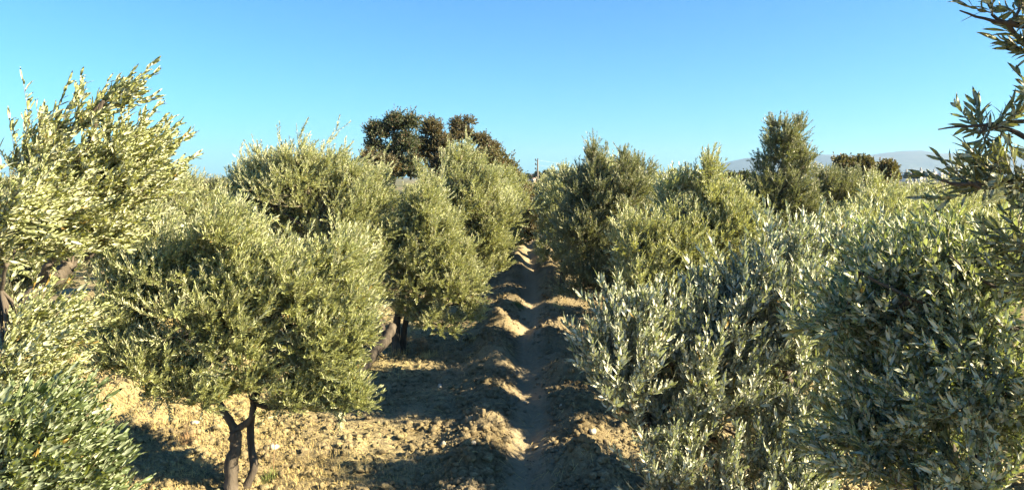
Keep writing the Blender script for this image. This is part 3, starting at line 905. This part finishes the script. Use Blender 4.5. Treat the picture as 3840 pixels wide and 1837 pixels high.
tree('olive_tree', 'near olive branches with long leaves pointing up right, bottom left corner', 'olive tree', bL,
     [([bL, (-2.25, 1.15, .7), (-2.0, 1.4, 1.25), P(-60, 1900, 1.8)], 0.08, 0.04),
      ([P(-60, 1900, 1.8), P(100, 1780, 1.85), P(200, 1720, 1.9), P(260, 1680, 1.95)], 0.012, 0.004),
      ([P(-60, 1900, 1.8), P(150, 1880, 1.9), P(300, 1880, 2.0)], 0.012, 0.005)],
     [Lb(20, 1760, 1.9, 80, 50, .1), Lb(140, 1690, 1.92, 60, 30, .06, .8), Lb(-30, 1680, 1.85, 60, 50, .08), Lb(20, 1870, 1.85, 110, 50, .12),
      Lb(230, 1860, 2.0, 50, 30, .06, .8), Lb(290, 1920, 2.0, 60, 40, .08), Lb(160, 1900, 1.95, 90, 40, .08), Lb(80, 1820, 1.9, 60, 40, .08, .8)],
     22, mat='olive_green_shaded', lod='hi', leafL=0.063, leafW=0.0125, dens=110, shoots=4, shootL=.19, spacing=.018, wind=(0.8, 0.0, 0.2), upb=0.4, comb=(.6, 0, .45), rnd=.38, fill=.3,
     limb_r=0.009, inner=0.6)

# --- right side, near
b1 = np.array([1.75, 3.7, 0.0])
tree('olive_tree', 'silvery olive tree filling the lower right, upright shoots reaching over the furrow', 'olive tree', b1,
     [([b1, (1.7, 3.7, .6), P(2900, 1700, 3.65)], 0.08, 0.05),
      ([P(2900, 1700, 3.65), P(2700, 1500, 3.6), P(2560, 1350, 3.5)], 0.03, 0.014),
      ([P(2900, 1700, 3.65), P(2950, 1450, 3.7), P(2900, 1150, 3.8)], 0.03, 0.014),
      ([P(2900, 1700, 3.65), P(2650, 1640, 3.5), P(2420, 1560, 3.4)], 0.018, 0.008)],
     [Lb(2700, 1230, 3.6, 200, 120, .35), Lb(2960, 1130, 3.7, 180, 140, .3), Lb(2350, 1290, 3.4, 90, 80, .2, .8), Lb(2460, 1230, 3.5, 110, 90, .25, .9), Lb(2930, 1040, 3.8, 150, 100, .35), Lb(2790, 1120, 3.7, 100, 70, .3), Lb(3080, 1000, 3.9, 150, 100, .3), Lb(3260, 980, 4.0, 150, 80, .3, .9),
      Lb(3000, 1230, 3.5, 220, 160, .35), Lb(2600, 1400, 3.5, 200, 140, .35, .9), Lb(2420, 1390, 3.4, 90, 110, .2, .9), Lb(2300, 1450, 3.3, 50, 45, .1, .8),
      Lb(2800, 1480, 3.4, 250, 160, .35, .9), Lb(2560, 1640, 3.4, 170, 110, .3, .8), Lb(2420, 1580, 3.4, 70, 50, .15, .6), Lb(2900, 1720, 3.3, 260, 120, .35, .8),
      Lb(2500, 1790, 3.2, 150, 70, .2, .8), Lb(2320, 1310, 3.4, 50, 40, .1, .6),
      Lb(2750, 1880, 3.1, 260, 110, .35, .8), Lb(3050, 1500, 3.4, 180, 160, .3, .8), Lb(3100, 1850, 3.0, 200, 110, .3, .8), Lb(2800, 1330, 4.0, 230, 150, .3, .9), Lb(2700, 1560, 3.9, 200, 120, .3, .8)],
     31, mat='olive_silver', lod='hi', leafL=0.066, leafW=0.0132, dens=30, shoots=6, shootL=.22, spacing=.021, wind=(0.05, 0, 0), upb=0.6, rnd=.5, whips=.2, fill=.4, comb=(.05, 0, .5),
     limb_r=0.013, inner=0.6)
b2 = np.array([2.0, 2.45, 0.0])
tree('olive_tree', 'closest olive tree at the lower right corner, dark glossy leaves and bare crossing twigs', 'olive tree', b2,
     [([b2, (1.9, 2.45, .7), P(3600, 1800, 2.5)], 0.07, 0.045),
      ([P(3600, 1800, 2.5), P(3500, 1500, 2.5), P(3400, 1250, 2.55)], 0.024, 0.011),
      ([P(3840, 1250, 2.2), P(3600, 1180, 2.25), P(3420, 1120, 2.3), P(3220, 1020, 2.35)], 0.011, 0.004),
      ([P(3840, 1120, 2.2), P(3700, 1060, 2.2), P(3560, 960, 2.25)], 0.007, 0.003),
      ([P(3600, 1800, 2.5), P(3840, 1450, 2.2), P(3840, 1250, 2.2)], 0.02, 0.011)],
     [Lb(3330, 1130, 2.5, 170, 70, .2), Lb(3170, 1130, 2.45, 120, 40, .12, .9), Lb(3560, 1170, 2.4, 170, 100, .2), Lb(3350, 1220, 2.5, 210, 130, .25),
      Lb(3650, 1280, 2.3, 180, 150, .25), Lb(3200, 1340, 2.6, 140, 100, .2, .8), Lb(3500, 1480, 2.3, 240, 140, .25), Lb(3250, 1560, 2.4, 160, 130, .2, .9),
      Lb(3650, 1680, 2.2, 230, 160, .25), Lb(3300, 1740, 2.3, 200, 110, .2), Lb(3500, 1060, 2.6, 120, 50, .15, .8), Lb(3700, 1050, 2.4, 110, 60, .15, .8), Lb(3550, 1880, 2.1, 300, 110, .2, .9), Lb(3750, 1480, 2.1, 120, 150, .15)],
     32, mat='olive_bright', lod='hi', leafL=0.060, leafW=0.012, dens=28, fill=.3, rnd=.5, whips=.12, shoots=5, shootL=.2, spacing=.019, wind=(-0.15, 0, 0), upb=0.3, comb=(-.1, 0, .2),
     limb_r=0.01, inner=0.6)
b3 = np.array([2.2, 1.5, 0.0])
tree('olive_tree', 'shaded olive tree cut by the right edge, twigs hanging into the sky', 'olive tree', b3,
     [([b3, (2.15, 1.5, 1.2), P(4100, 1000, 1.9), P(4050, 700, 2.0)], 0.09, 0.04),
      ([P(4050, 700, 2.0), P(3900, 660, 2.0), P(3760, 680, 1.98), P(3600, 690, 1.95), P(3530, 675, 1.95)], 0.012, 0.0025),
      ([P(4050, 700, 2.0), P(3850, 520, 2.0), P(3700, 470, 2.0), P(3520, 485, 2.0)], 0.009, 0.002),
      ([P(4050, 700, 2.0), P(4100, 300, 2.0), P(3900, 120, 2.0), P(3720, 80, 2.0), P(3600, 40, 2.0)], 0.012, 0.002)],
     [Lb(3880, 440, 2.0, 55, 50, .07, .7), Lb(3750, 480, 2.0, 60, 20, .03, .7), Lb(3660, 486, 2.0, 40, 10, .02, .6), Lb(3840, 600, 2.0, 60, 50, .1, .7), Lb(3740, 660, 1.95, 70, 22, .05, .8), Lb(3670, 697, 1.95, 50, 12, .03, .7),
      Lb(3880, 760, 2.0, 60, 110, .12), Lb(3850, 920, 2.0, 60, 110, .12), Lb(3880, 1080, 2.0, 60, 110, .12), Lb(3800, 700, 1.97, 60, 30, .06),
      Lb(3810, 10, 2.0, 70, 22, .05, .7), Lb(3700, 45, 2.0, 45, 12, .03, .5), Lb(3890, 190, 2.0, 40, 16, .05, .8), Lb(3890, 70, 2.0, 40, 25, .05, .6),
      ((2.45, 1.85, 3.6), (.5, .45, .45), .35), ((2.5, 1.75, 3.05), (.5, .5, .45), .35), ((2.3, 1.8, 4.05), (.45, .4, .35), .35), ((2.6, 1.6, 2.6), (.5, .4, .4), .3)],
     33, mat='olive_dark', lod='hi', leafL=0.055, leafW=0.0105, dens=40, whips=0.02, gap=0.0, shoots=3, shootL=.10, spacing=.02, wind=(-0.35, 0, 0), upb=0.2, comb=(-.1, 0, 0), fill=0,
     limb_r=0.006, inner=0.5)

# --- right row
bR2 = np.array([2.2, 8.9, 0.0])
tree('olive_tree', 'bright yellow green olive crown right of the furrow, in front of the dark one', 'olive tree', bR2,
     [straight_trunk(bR2, (2.1, 8.8, .9), .08, .06), ([(2.1, 8.8, .9), P(2600, 1100, 8.8), P(2620, 900, 8.8)], .05, .03)],
     [Lb(2550, 940, 8.8, 190, 130, .8), Lb(2690, 860, 9, 140, 110, .7), Lb(2655, 630, 9, 32, 60, .2), Lb(2660, 720, 9, 60, 70, .3), Lb(2560, 690, 9.1, 35, 60, .2), Lb(2740, 760, 9, 70, 60, .4), Lb(2370, 900, 8.6, 100, 110, .5),
      Lb(2420, 1070, 8.5, 150, 110, .6), Lb(2780, 880, 8.9, 110, 130, .6), Lb(2650, 1080, 8.7, 180, 120, .7), Lb(2490, 740, 9.2, 50, 60, .35), ((2.3, 9.9, 1.8), (.9, .6, 1.0)), Lb(2550, 1240, 8.5, 150, 80, .5)],
     41, mat='olive', dens=11, shoots=9, wind=(0.1, 0, 0), upb=.45)
bR3 = np.array([1.95, 13.2, 0.0])
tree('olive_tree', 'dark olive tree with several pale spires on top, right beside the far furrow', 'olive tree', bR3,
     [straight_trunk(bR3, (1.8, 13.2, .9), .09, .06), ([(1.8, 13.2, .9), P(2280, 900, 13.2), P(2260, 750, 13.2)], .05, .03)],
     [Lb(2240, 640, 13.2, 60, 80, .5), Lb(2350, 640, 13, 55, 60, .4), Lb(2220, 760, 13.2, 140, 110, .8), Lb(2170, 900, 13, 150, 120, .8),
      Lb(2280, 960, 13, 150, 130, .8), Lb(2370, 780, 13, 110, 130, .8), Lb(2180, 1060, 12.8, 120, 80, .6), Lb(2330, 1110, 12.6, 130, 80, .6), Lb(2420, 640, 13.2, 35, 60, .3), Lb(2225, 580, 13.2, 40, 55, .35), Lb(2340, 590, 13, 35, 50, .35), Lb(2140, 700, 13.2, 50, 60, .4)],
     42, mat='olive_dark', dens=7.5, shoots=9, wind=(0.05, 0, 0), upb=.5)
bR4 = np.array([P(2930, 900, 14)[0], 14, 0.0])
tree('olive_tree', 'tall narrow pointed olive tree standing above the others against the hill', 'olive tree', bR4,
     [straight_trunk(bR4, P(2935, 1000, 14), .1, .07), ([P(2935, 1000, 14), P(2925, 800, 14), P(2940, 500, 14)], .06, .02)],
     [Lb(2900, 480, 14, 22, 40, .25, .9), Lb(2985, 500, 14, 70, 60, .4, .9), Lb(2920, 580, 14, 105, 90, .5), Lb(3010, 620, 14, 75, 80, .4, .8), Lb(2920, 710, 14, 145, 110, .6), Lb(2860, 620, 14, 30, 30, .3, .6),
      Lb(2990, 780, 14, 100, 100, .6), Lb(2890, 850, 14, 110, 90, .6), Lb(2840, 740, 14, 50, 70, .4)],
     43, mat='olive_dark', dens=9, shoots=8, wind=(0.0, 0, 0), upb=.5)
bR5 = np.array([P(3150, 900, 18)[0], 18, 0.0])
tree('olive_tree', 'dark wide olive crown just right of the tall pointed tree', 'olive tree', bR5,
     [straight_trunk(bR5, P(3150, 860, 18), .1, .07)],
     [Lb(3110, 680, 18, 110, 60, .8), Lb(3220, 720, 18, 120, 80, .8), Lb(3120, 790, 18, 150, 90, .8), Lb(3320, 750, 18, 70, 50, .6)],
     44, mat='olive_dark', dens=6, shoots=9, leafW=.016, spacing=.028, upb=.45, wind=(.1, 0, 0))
bR6 = np.array([P(3370, 1000, 8.2)[0], 8.2, 0.0])
tree('olive_tree', 'sunlit pale olive crown below the town, behind the nearest right hand branches', 'olive tree', bR6,
     [straight_trunk(bR6, P(3370, 1050, 8.2), .08, .06)],
     [Lb(3380, 860, 8.2, 190, 100, .7), Lb(3220, 910, 8, 130, 100, .6), Lb(3560, 880, 8.4, 150, 100, .6), Lb(3050, 960, 8.2, 100, 80, .5), Lb(3420, 960, 8, 250, 110, .7), Lb(3640, 960, 8, 150, 150, .6), Lb(3290, 770, 8.4, 60, 45, .3, .9), Lb(3540, 790, 8.4, 60, 45, .3, .9), Lb(3110, 850, 8.3, 70, 50, .4, .9)],
     45, mat='olive', dens=9, shoots=9, upb=.45, wind=(.12, 0, 0))
bR7 = np.array([P(3600, 900, 14)[0], 14, 0.0])
tree('olive_tree', 'small topped olive tree poking up behind the hanging right edge branches', 'olive tree', bR7,
     [straight_trunk(bR7, P(3600, 800, 14), .08, .06)],
     [Lb(3590, 620, 14, 45, 45, .4), Lb(3590, 740, 14, 70, 50, .6), Lb(3700, 730, 14, 110, 60, .6), Lb(3450, 770, 14, 70, 35, .5)],
     46, mat='olive_silver', dens=6, shoots=9, upb=.5)
bR8 = np.array([P(2110, 900, 19)[0], 19, 0.0])
tree('olive_tree', 'pale thin olive tree right of the furrow end, below the utility wires', 'olive tree', bR8,
     [straight_trunk(bR8, P(2110, 850, 19), .08, .06)],
     [Lb(2120, 640, 19, 12, 22, .2), Lb(2100, 720, 19, 70, 55, .6), Lb(2080, 810, 19, 80, 60, .7), Lb(2060, 890, 19, 70, 60, .6), Lb(2150, 850, 19, 70, 80, .6), Lb(2070, 950, 18.5, 75, 50, .6), Lb(2130, 980, 18, 80, 50, .6)],
     47, mat='olive', dens=6, shoots=8, leafW=.016, spacing=.028, upb=.5, wind=(.05, 0, 0))
bR9 = np.array([P(2085, 900, 28)[0], 28, 0.0])
tree('olive_tree', 'last pale olive tree at the far right end of the furrow', 'olive tree', bR9,
     [straight_trunk(bR9, P(2070, 850, 28), .08, .06)],
     [Lb(2040, 760, 28, 45, 40, .7), Lb(2030, 820, 28, 45, 40, .7), Lb(2100, 740, 28, 60, 40, .7), Lb(2060, 880, 28, 60, 40, .7), Lb(2020, 780, 28, 30, 30, .6)],
     48, mat='olive', dens=4, shoots=8, leafL=.07, leafW=.02, spacing=.035, upb=.5)

# further rows: prototype copies
bP = np.array([0, 0, 0.0])
proto = tree('olive_tree', 'olive tree of the far rows, small rounded crown in the distance', 'olive tree', bP,
             [straight_trunk(bP, (0.05, 0, 1.0), .1, .07)],
             [((0, 0, 2.2), (1.1, 1.1, .8)), ((.6, .1, 1.8), (.8, .8, .7)), ((-.6, -.1, 1.9), (.8, .8, .7)), ((0, .3, 2.9), (.6, .6, .4)), ((.1, -.5, 1.4), (.9, .8, .5)), ((0, 0, .9), (.9, .9, .45))],
             61, mat='olive', dens=6, shoots=8, shootL=.28, leafL=.075, leafW=.021, spacing=.036, upb=.4, group='far rows of olive trees')
first = True
rg2 = random.Random(12)
for k in range(-7, 8):
    for j in range(0, 9):
        x = 2.65 + 5.3 * k + rg2.uniform(-.3, .3)
        y = 22 + j * 4.6 + rg2.uniform(-.4, .4)
        if abs(x) < 4 and y < 30: continue
        if abs(x) > y * 0.78: continue
        s = rg2.uniform(0.64, 0.84); rz = rg2.uniform(0, 6.28)
        z = gz(x, y)
        if first:
            proto.location = (x, y, z); proto.rotation_euler = (0, 0, rz); proto.scale = (s,) * 3; first = False
        else:
            copy_tree(proto, (x, y, z), rz, s)
for x, y, s_ in [(2.5, 20, 1.08), (2.4, 22.8, 1.08), (-1.75, 20.8, 1.0), (-1.7, 23.5, 1.0), (-1.5, 27, 1.05), (-1.4, 31, 1.05), (1.75, 21.5, .95), (1.7, 24.6, 1.0), (1.6, 28, 1.0), (1.5, 32, 1.05), (-.9, 37, .95), (1.0, 38, .95),
                 (0.5, 44, .82), (-0.5, 49, .8), (1.3, 47, .8), (-1.6, 45, .85), (2.4, 51, .8), (.4, 55, .8)]:
    copy_tree(proto, (x, y, gz(x, y)), rg2.uniform(0, 6.28), s_)
# neighbours to the right that shade the ground between the rows
mid = tree('olive_tree', 'olive tree of the next row to the right, mostly hidden behind the right row', 'olive tree', (0, 0, 0),
           [straight_trunk((0, 0, 0), (0.05, 0, .9), .1, .07)],
           [((0, 0, 2.3), (1.0, .95, .85)), ((.6, .1, 1.7), (.8, .7, .7)), ((-.6, -.1, 1.8), (.8, .7, .7)), ((0, .1, 3.0), (.5, .5, .4)), ((.1, -.2, 1.2), (.9, .9, .5)), ((0, .3, 1.8), (1.1, 1.1, .8))],
           62, mat='olive', dens=6, shoots=8, shootL=.24, leafL=.06, leafW=.016, spacing=.03, upb=.4, group='olive trees of the right hand rows')
spots = [(3.1, 6.15), (2.75, 11.5), (2.9, 15.4), (3.2, 17.9), (7.0, 15.2), (5.6, 11.8), (7.1, 12.4), (4.3, 9.6), (-7.7, 15.5), (-7.9, 20)]
mid_s = [0.86, 1.12, 1.05, 1.0, .9, .95, .95, .8]
mid_z = [0.82, 0.90, 0.92, 0.9, .8, .86, .88, .78]
mid_l = ['low olive crown hidden behind the silvery lower right tree', 'olive tree between the bright crown and the dark spired one', 'olive tree behind the dark spired one', 'olive tree near the far end of the right row', 'olive tree of the second right hand row, between tall pointed tree and town', 'olive crown of the second right hand row, just below the white town', 'olive crown of the second right hand row, behind the hanging right edge twigs', 'olive crown directly behind the silvery lower right tree, right of the bright crown']
for i, (x, y) in enumerate(spots):
    if i == 0:
        mid.location = (x, y, gz(x, y)); mid.rotation_euler = (0, 0, 1.0); mid.scale = (mid_s[0], mid_s[0], mid_z[0])
        mid['label'] = mid_l[0]
    elif x > 0:
        copy_tree(mid, (x, y, gz(x, y)), 1.3 * i, mid_s[i], mid_l[i]).scale[2] = mid_z[i]
    else:
        copy_tree(mid, (x, y, gz(x, y)), 1.3 * i, 0.9, 'olive tree of the next row to the left, behind the nearest left crowns', 'next row of olive trees on the left')

# ---------------------------------------------------------------- clods, stones, grass


def rock_batch(pos, size, rng, flat=0.7):
    """vectorised low lumpy rocks from an octahedron-subdivided shape"""
    base = []
    for th in range(3):
        for k in range(6):
            lat = (-0.9, 0.05, 0.95)[th]; a = k * math.pi / 3 + th * 0.5
            base.append((math.cos(lat) * math.cos(a), math.cos(lat) * math.sin(a), math.sin(lat)))
    base.append((0, 0, -1)); base.append((0, 0, 1))
    base = np.array(base)
    T = []
    for k in range(6):
        k2 = (k + 1) % 6
        T.append((18, k2, k)); T.append((19, 12 + k, 12 + k2))
        for r in (0, 1):
            a, b_, c_, d_ = r * 6 + k, r * 6 + k2, (r + 1) * 6 + k, (r + 1) * 6 + k2
            T.append((a, b_, c_)); T.append((b_, d_, c_))
    T = np.array(T)
    n = len(pos)
    V = base[None] * (1 + rng.uniform(-.5, .5, (n, len(base), 1)))
    sc = size[:, None, None] * rng.uniform(.6, 1.3, (n, 1, 3)) * np.array([1, 1, flat])
    V = V * sc
    a = rng.uniform(0, 6.28, n); ca, sa = np.cos(a)[:, None], np.sin(a)[:, None]
    x = V[..., 0] * ca - V[..., 1] * sa; y = V[..., 0] * sa + V[..., 1] * ca
    V = np.stack([x, y, V[..., 2]], -1) + pos[:, None]
    T = (T[None] + (np.arange(n) * len(base))[:, None, None]).reshape(-1, 3)
    return V.reshape(-1, 3), T


rng = np.random.default_rng(77)
n_ = 150000
yy = 5.8 + 14 * rng.random(n_) ** 2.2
xx = rng.uniform(-1, 1, n_) * (1.2 + yy * 0.55)
k = (np.abs(xx - furrow_x(yy)) > 0.2) | (rng.random(n_) < 0.12)
k &= vnoise(xx * 1.3, yy * 1.3, 50) + rng.random(n_) * .5 > .38
xx, yy = xx[k], yy[k]
sz = 0.004 + 0.05 * rng.random(len(xx)) ** 14 + 0.006 * rng.random(len(xx))
zz = ground_z(xx, yy) + sz * 0.2
Vr, Tr = rock_batch(np.stack([xx, yy, zz], -1), sz, rng)
tag(link('soil_clods', mesh_np('soil_clods', Vr, [Tr], [gm])), 'crumbled earth clods strewn over the tilled soil', 'soil', kind='stuff')

for px, py, s, mt, lab, nm in [(1758, 1640, .075, 'clod', 'big square edged brown clod on the left ridge of the furrow', 'earth_clod'),
                               (2105, 1585, .035, 'stone', 'smooth pale stone on the right ridge in the shade', 'stone'),
                               (1650, 1465, .04, 'stone', 'pale stone lying in shade left of the furrow', 'stone'),
                               (2170, 1720, .06, 'clod', 'large rough clod right of the furrow near the bottom edge', 'earth_clod'),
                               (1775, 1760, .035, 'stone', 'small grey white stone left of the furrow by the bottom edge', 'stone'),
                               (1665, 1725, .035, 'stone', 'rounded grey stone in the shaded soil at the bottom', 'stone'),
                               (2220, 1690, .05, 'stone', 'pale sunlit stone on the right side near the leaves', 'stone'),
                               (1968, 1515, .04, 'stone', 'flat grey stone on the furrow floor', 'stone'),
                               (1030, 1705, .045, 'stone', 'pale stone on the ground just right of the two stems', 'stone'),
                               (730, 1625, .05, 'stone', 'whitish stone in straw just left of the two stems', 'stone')]:
    d = CAMZ * F / (py - 665.0)
    p = P(px, py, d)
    z = gz(p[0], d)
    V_, T_ = rock_batch(np.array([[0, 0, s * .3]]), np.array([s]), rng, 0.75)
    o_ = link(nm, mesh_np(nm, V_, [T_], [M[mt]]), None, (p[0], d, z))
    tag(o_, lab, 'stone' if nm == 'stone' else 'clod')


def blades(name, x, y, h, wd, mat, label, lean=0.5, kind='stuff', parent=None):
    n = len(x)
    z = ground_z(x, y) - 0.005
    a = rng.uniform(0, 6.28, n); ln = rng.uniform(0.1, 1, n) * lean
    dirv = np.stack([np.cos(a), np.sin(a)], -1)
    wv = np.stack([-np.sin(a + rng.uniform(-1, 1, n)), np.cos(a)], -1)
    P0 = np.stack([x, y, z], -1)
    def pt(t, wf, sg):
        off = dirv * (ln * h * t * t)[:, None]
        q = P0.copy()
        q[:, :2] += off + wv * (wd * wf * sg)[:, None]
        q[:, 2] += h * t * (1 - 0.3 * ln * t)
        return q
    V = np.stack([pt(0, .5, 1), pt(0, .5, -1), pt(.55, .4, 1), pt(.55, .4, -1), pt(1, 0, 1)], 1).reshape(-1, 3)
    off = (np.arange(n) * 5)[:, None]
    Q = np.array([[0, 1, 3, 2]]) + off; T = np.array([[2, 3, 4]]) + off
    o_ = link(name, mesh_np(name, V, [Q, T], [M[mat]]))
    return tag(o_, label, 'grass', kind=kind)


def at_px(px, py):
    d = CAMZ * F / (np.asarray(py, float) - 665.0)
    px = np.asarray(px, float)
    r = FW[None] * F + RT[None] * (px - 1920.0)[:, None] + UP[None] * (918.5 - np.asarray(py))[:, None]
    return r[:, 0] / r[:, 1] * d, d


# dry straw under the first tree and beyond
n_ = 42000
y = rng.uniform(6.3, 10.5, n_); x = rng.uniform(-5.6, -0.9, n_)
k = vnoise(x * 1.1, y * 1.1, 90) + .35 * rng.random(n_) - np.clip((x + 2.2) * .35, 0, 1) > .55
x, y = x[k], y[k]
blades('dry_grass', x, y, rng.uniform(.015, .09, len(x)), rng.uniform(.0015, .004, len(x)), 'straw', 'straw coloured dry grass on the ground under the left row', 1.4)
n_ = 9000
x = rng.normal(-7.6, 1.5, n_); y = rng.normal(13.5, 2.2, n_)
blades('dry_grass', x, y, rng.uniform(.08, .3, n_), rng.uniform(.004, .009, n_), 'straw', 'yellow dry grass glowing behind the left edge branches', 1.0)
n_ = 5000
y = rng.uniform(10.5, 20, n_); x = rng.uniform(-4.2, 4.0, n_)
k = (vnoise(x * 1.3, y * 1.3, 91) + .3 * rng.random(n_) > .72) & (np.abs(x) > .5)
x, y = x[k], y[k]
blades('dry_grass', x, y, rng.uniform(.04, .16, len(x)), rng.uniform(.003, .006, len(x)), 'straw', 'sparse dry grass along the rows further off', 1.2)
# tufts
for px, py, sx, nn, h, mt, lab, nm in [(1945, 1165, .07, 220, .22, 'greengrass', 'green and yellow grass tuft on the mound left of the furrow', 'grass_tuft'),
                                       (1580, 1330, .09, 90, .30, 'weed', 'brown dry weed stalks right of the black stems', 'dry_weed'),
                                       (1490, 1345, .08, 130, .18, 'straw', 'pale straw tuft at the foot of the black stems', 'grass_tuft'),
                                       (1770, 1310, .04, 60, .10, 'straw', 'tiny yellow grass tuft between tree and furrow', 'grass_tuft'),
                                       (700, 1700, .07, 90, .25, 'weed', 'reddish brown weed stalks left of the two stems', 'dry_weed'),
                                       (2090, 1175, .07, 140, .14, 'straw', 'dry grass tuft on the mound right of the furrow', 'grass_tuft'),
                                       (1010, 1800, .05, 110, .12, 'greengrass', 'small green weeds at the right of the two stems', 'grass_tuft'),
                                       (1610, 1350, .08, 130, .12, 'straw', 'flattened straw tuft below the brown weed stalks', 'grass_tuft')]:
    X0, Y0 = at_px([px], [py])
    x = rng.normal(X0[0], sx, nn); y = rng.normal(Y0[0], sx * .8, nn)
    o_ = blades(nm, x, y, h * rng.uniform(.4, 1.2, nn), rng.uniform(.003, .006, nn), mt, lab, .6, kind=None)
    o_['category'] = 'weed' if nm == 'dry_weed' else 'grass'
# tall thin weed by the two stems
X0, Y0 = at_px([1030], [1800])
pts = np.array([(X0[0] - .02, Y0[0], gz(X0[0], Y0[0]) - .02), (X0[0] + .02, Y0[0], .35), (X0[0] + .09, Y0[0] + .02, .75), (X0[0] + .08, Y0[0], 1.05)])
g = Geo(); g.tubes(curve_pts(pts, 10)[None], np.linspace(.004, .0015, 10)[None], 4)
for i in range(14):
    c = curve_pts(pts, 40)[14 + i * 2 - 2]
    dd = rng.normal(size=3) * .05 + np.array([0, 0, .07])
    g.tubes(np.array([[c, c + dd * .5, c + dd]]), np.array([[.0015, .004, .0008]]), 3)
tag(g.build('tall_weed', M['weed']), 'single tall thin brown weed right of the two stems', 'weed')
# fallen twigs and straw lying flat
n_ = 5000
y = 6 + 12 * rng.random(n_) ** 1.5; x = rng.uniform(-1, 1, n_) * (1 + y * .5)
a = rng.uniform(0, 3.14, n_); L = rng.uniform(.02, .12, n_)
p0 = np.stack([x, y, ground_z(x, y) + .008], -1)
x2 = x + np.cos(a) * L; y2 = y + np.sin(a) * L
p2 = np.stack([x2, y2, ground_z(x2, y2) + .01], -1)
pm = (p0 + p2) / 2 + np.array([0, 0, .006])
g = Geo(); g.tubes(np.stack([p0, pm, p2], 1), np.full((n_, 3), .0018), 3)
tag(g.build('twig_litter', M['straw']), 'fallen twigs and straw lying on the soil', 'litter', kind='stuff')

# ---------------------------------------------------------------- haze
HAZE = True
if HAZE:
    hz, n, o = new_mat('haze_air')
    v = n.nodes.new('ShaderNodeVolumePrincipled')
    v.inputs['Color'].default_value = (0.42, 0.66, 1.0, 1)
    v.inputs['Density'].default_value = 1.0e-4
    v.inputs['Anisotropy'].default_value = 0.2
    n.links.new(v.outputs[0], o.inputs['Volume'])
    g = Geo(); g.box(0, 2950, 122, 13800, 8400, 264)
    tag(g.build('haze', hz), 'thin blue haze in the air towards the hills', 'haze', kind='stuff')
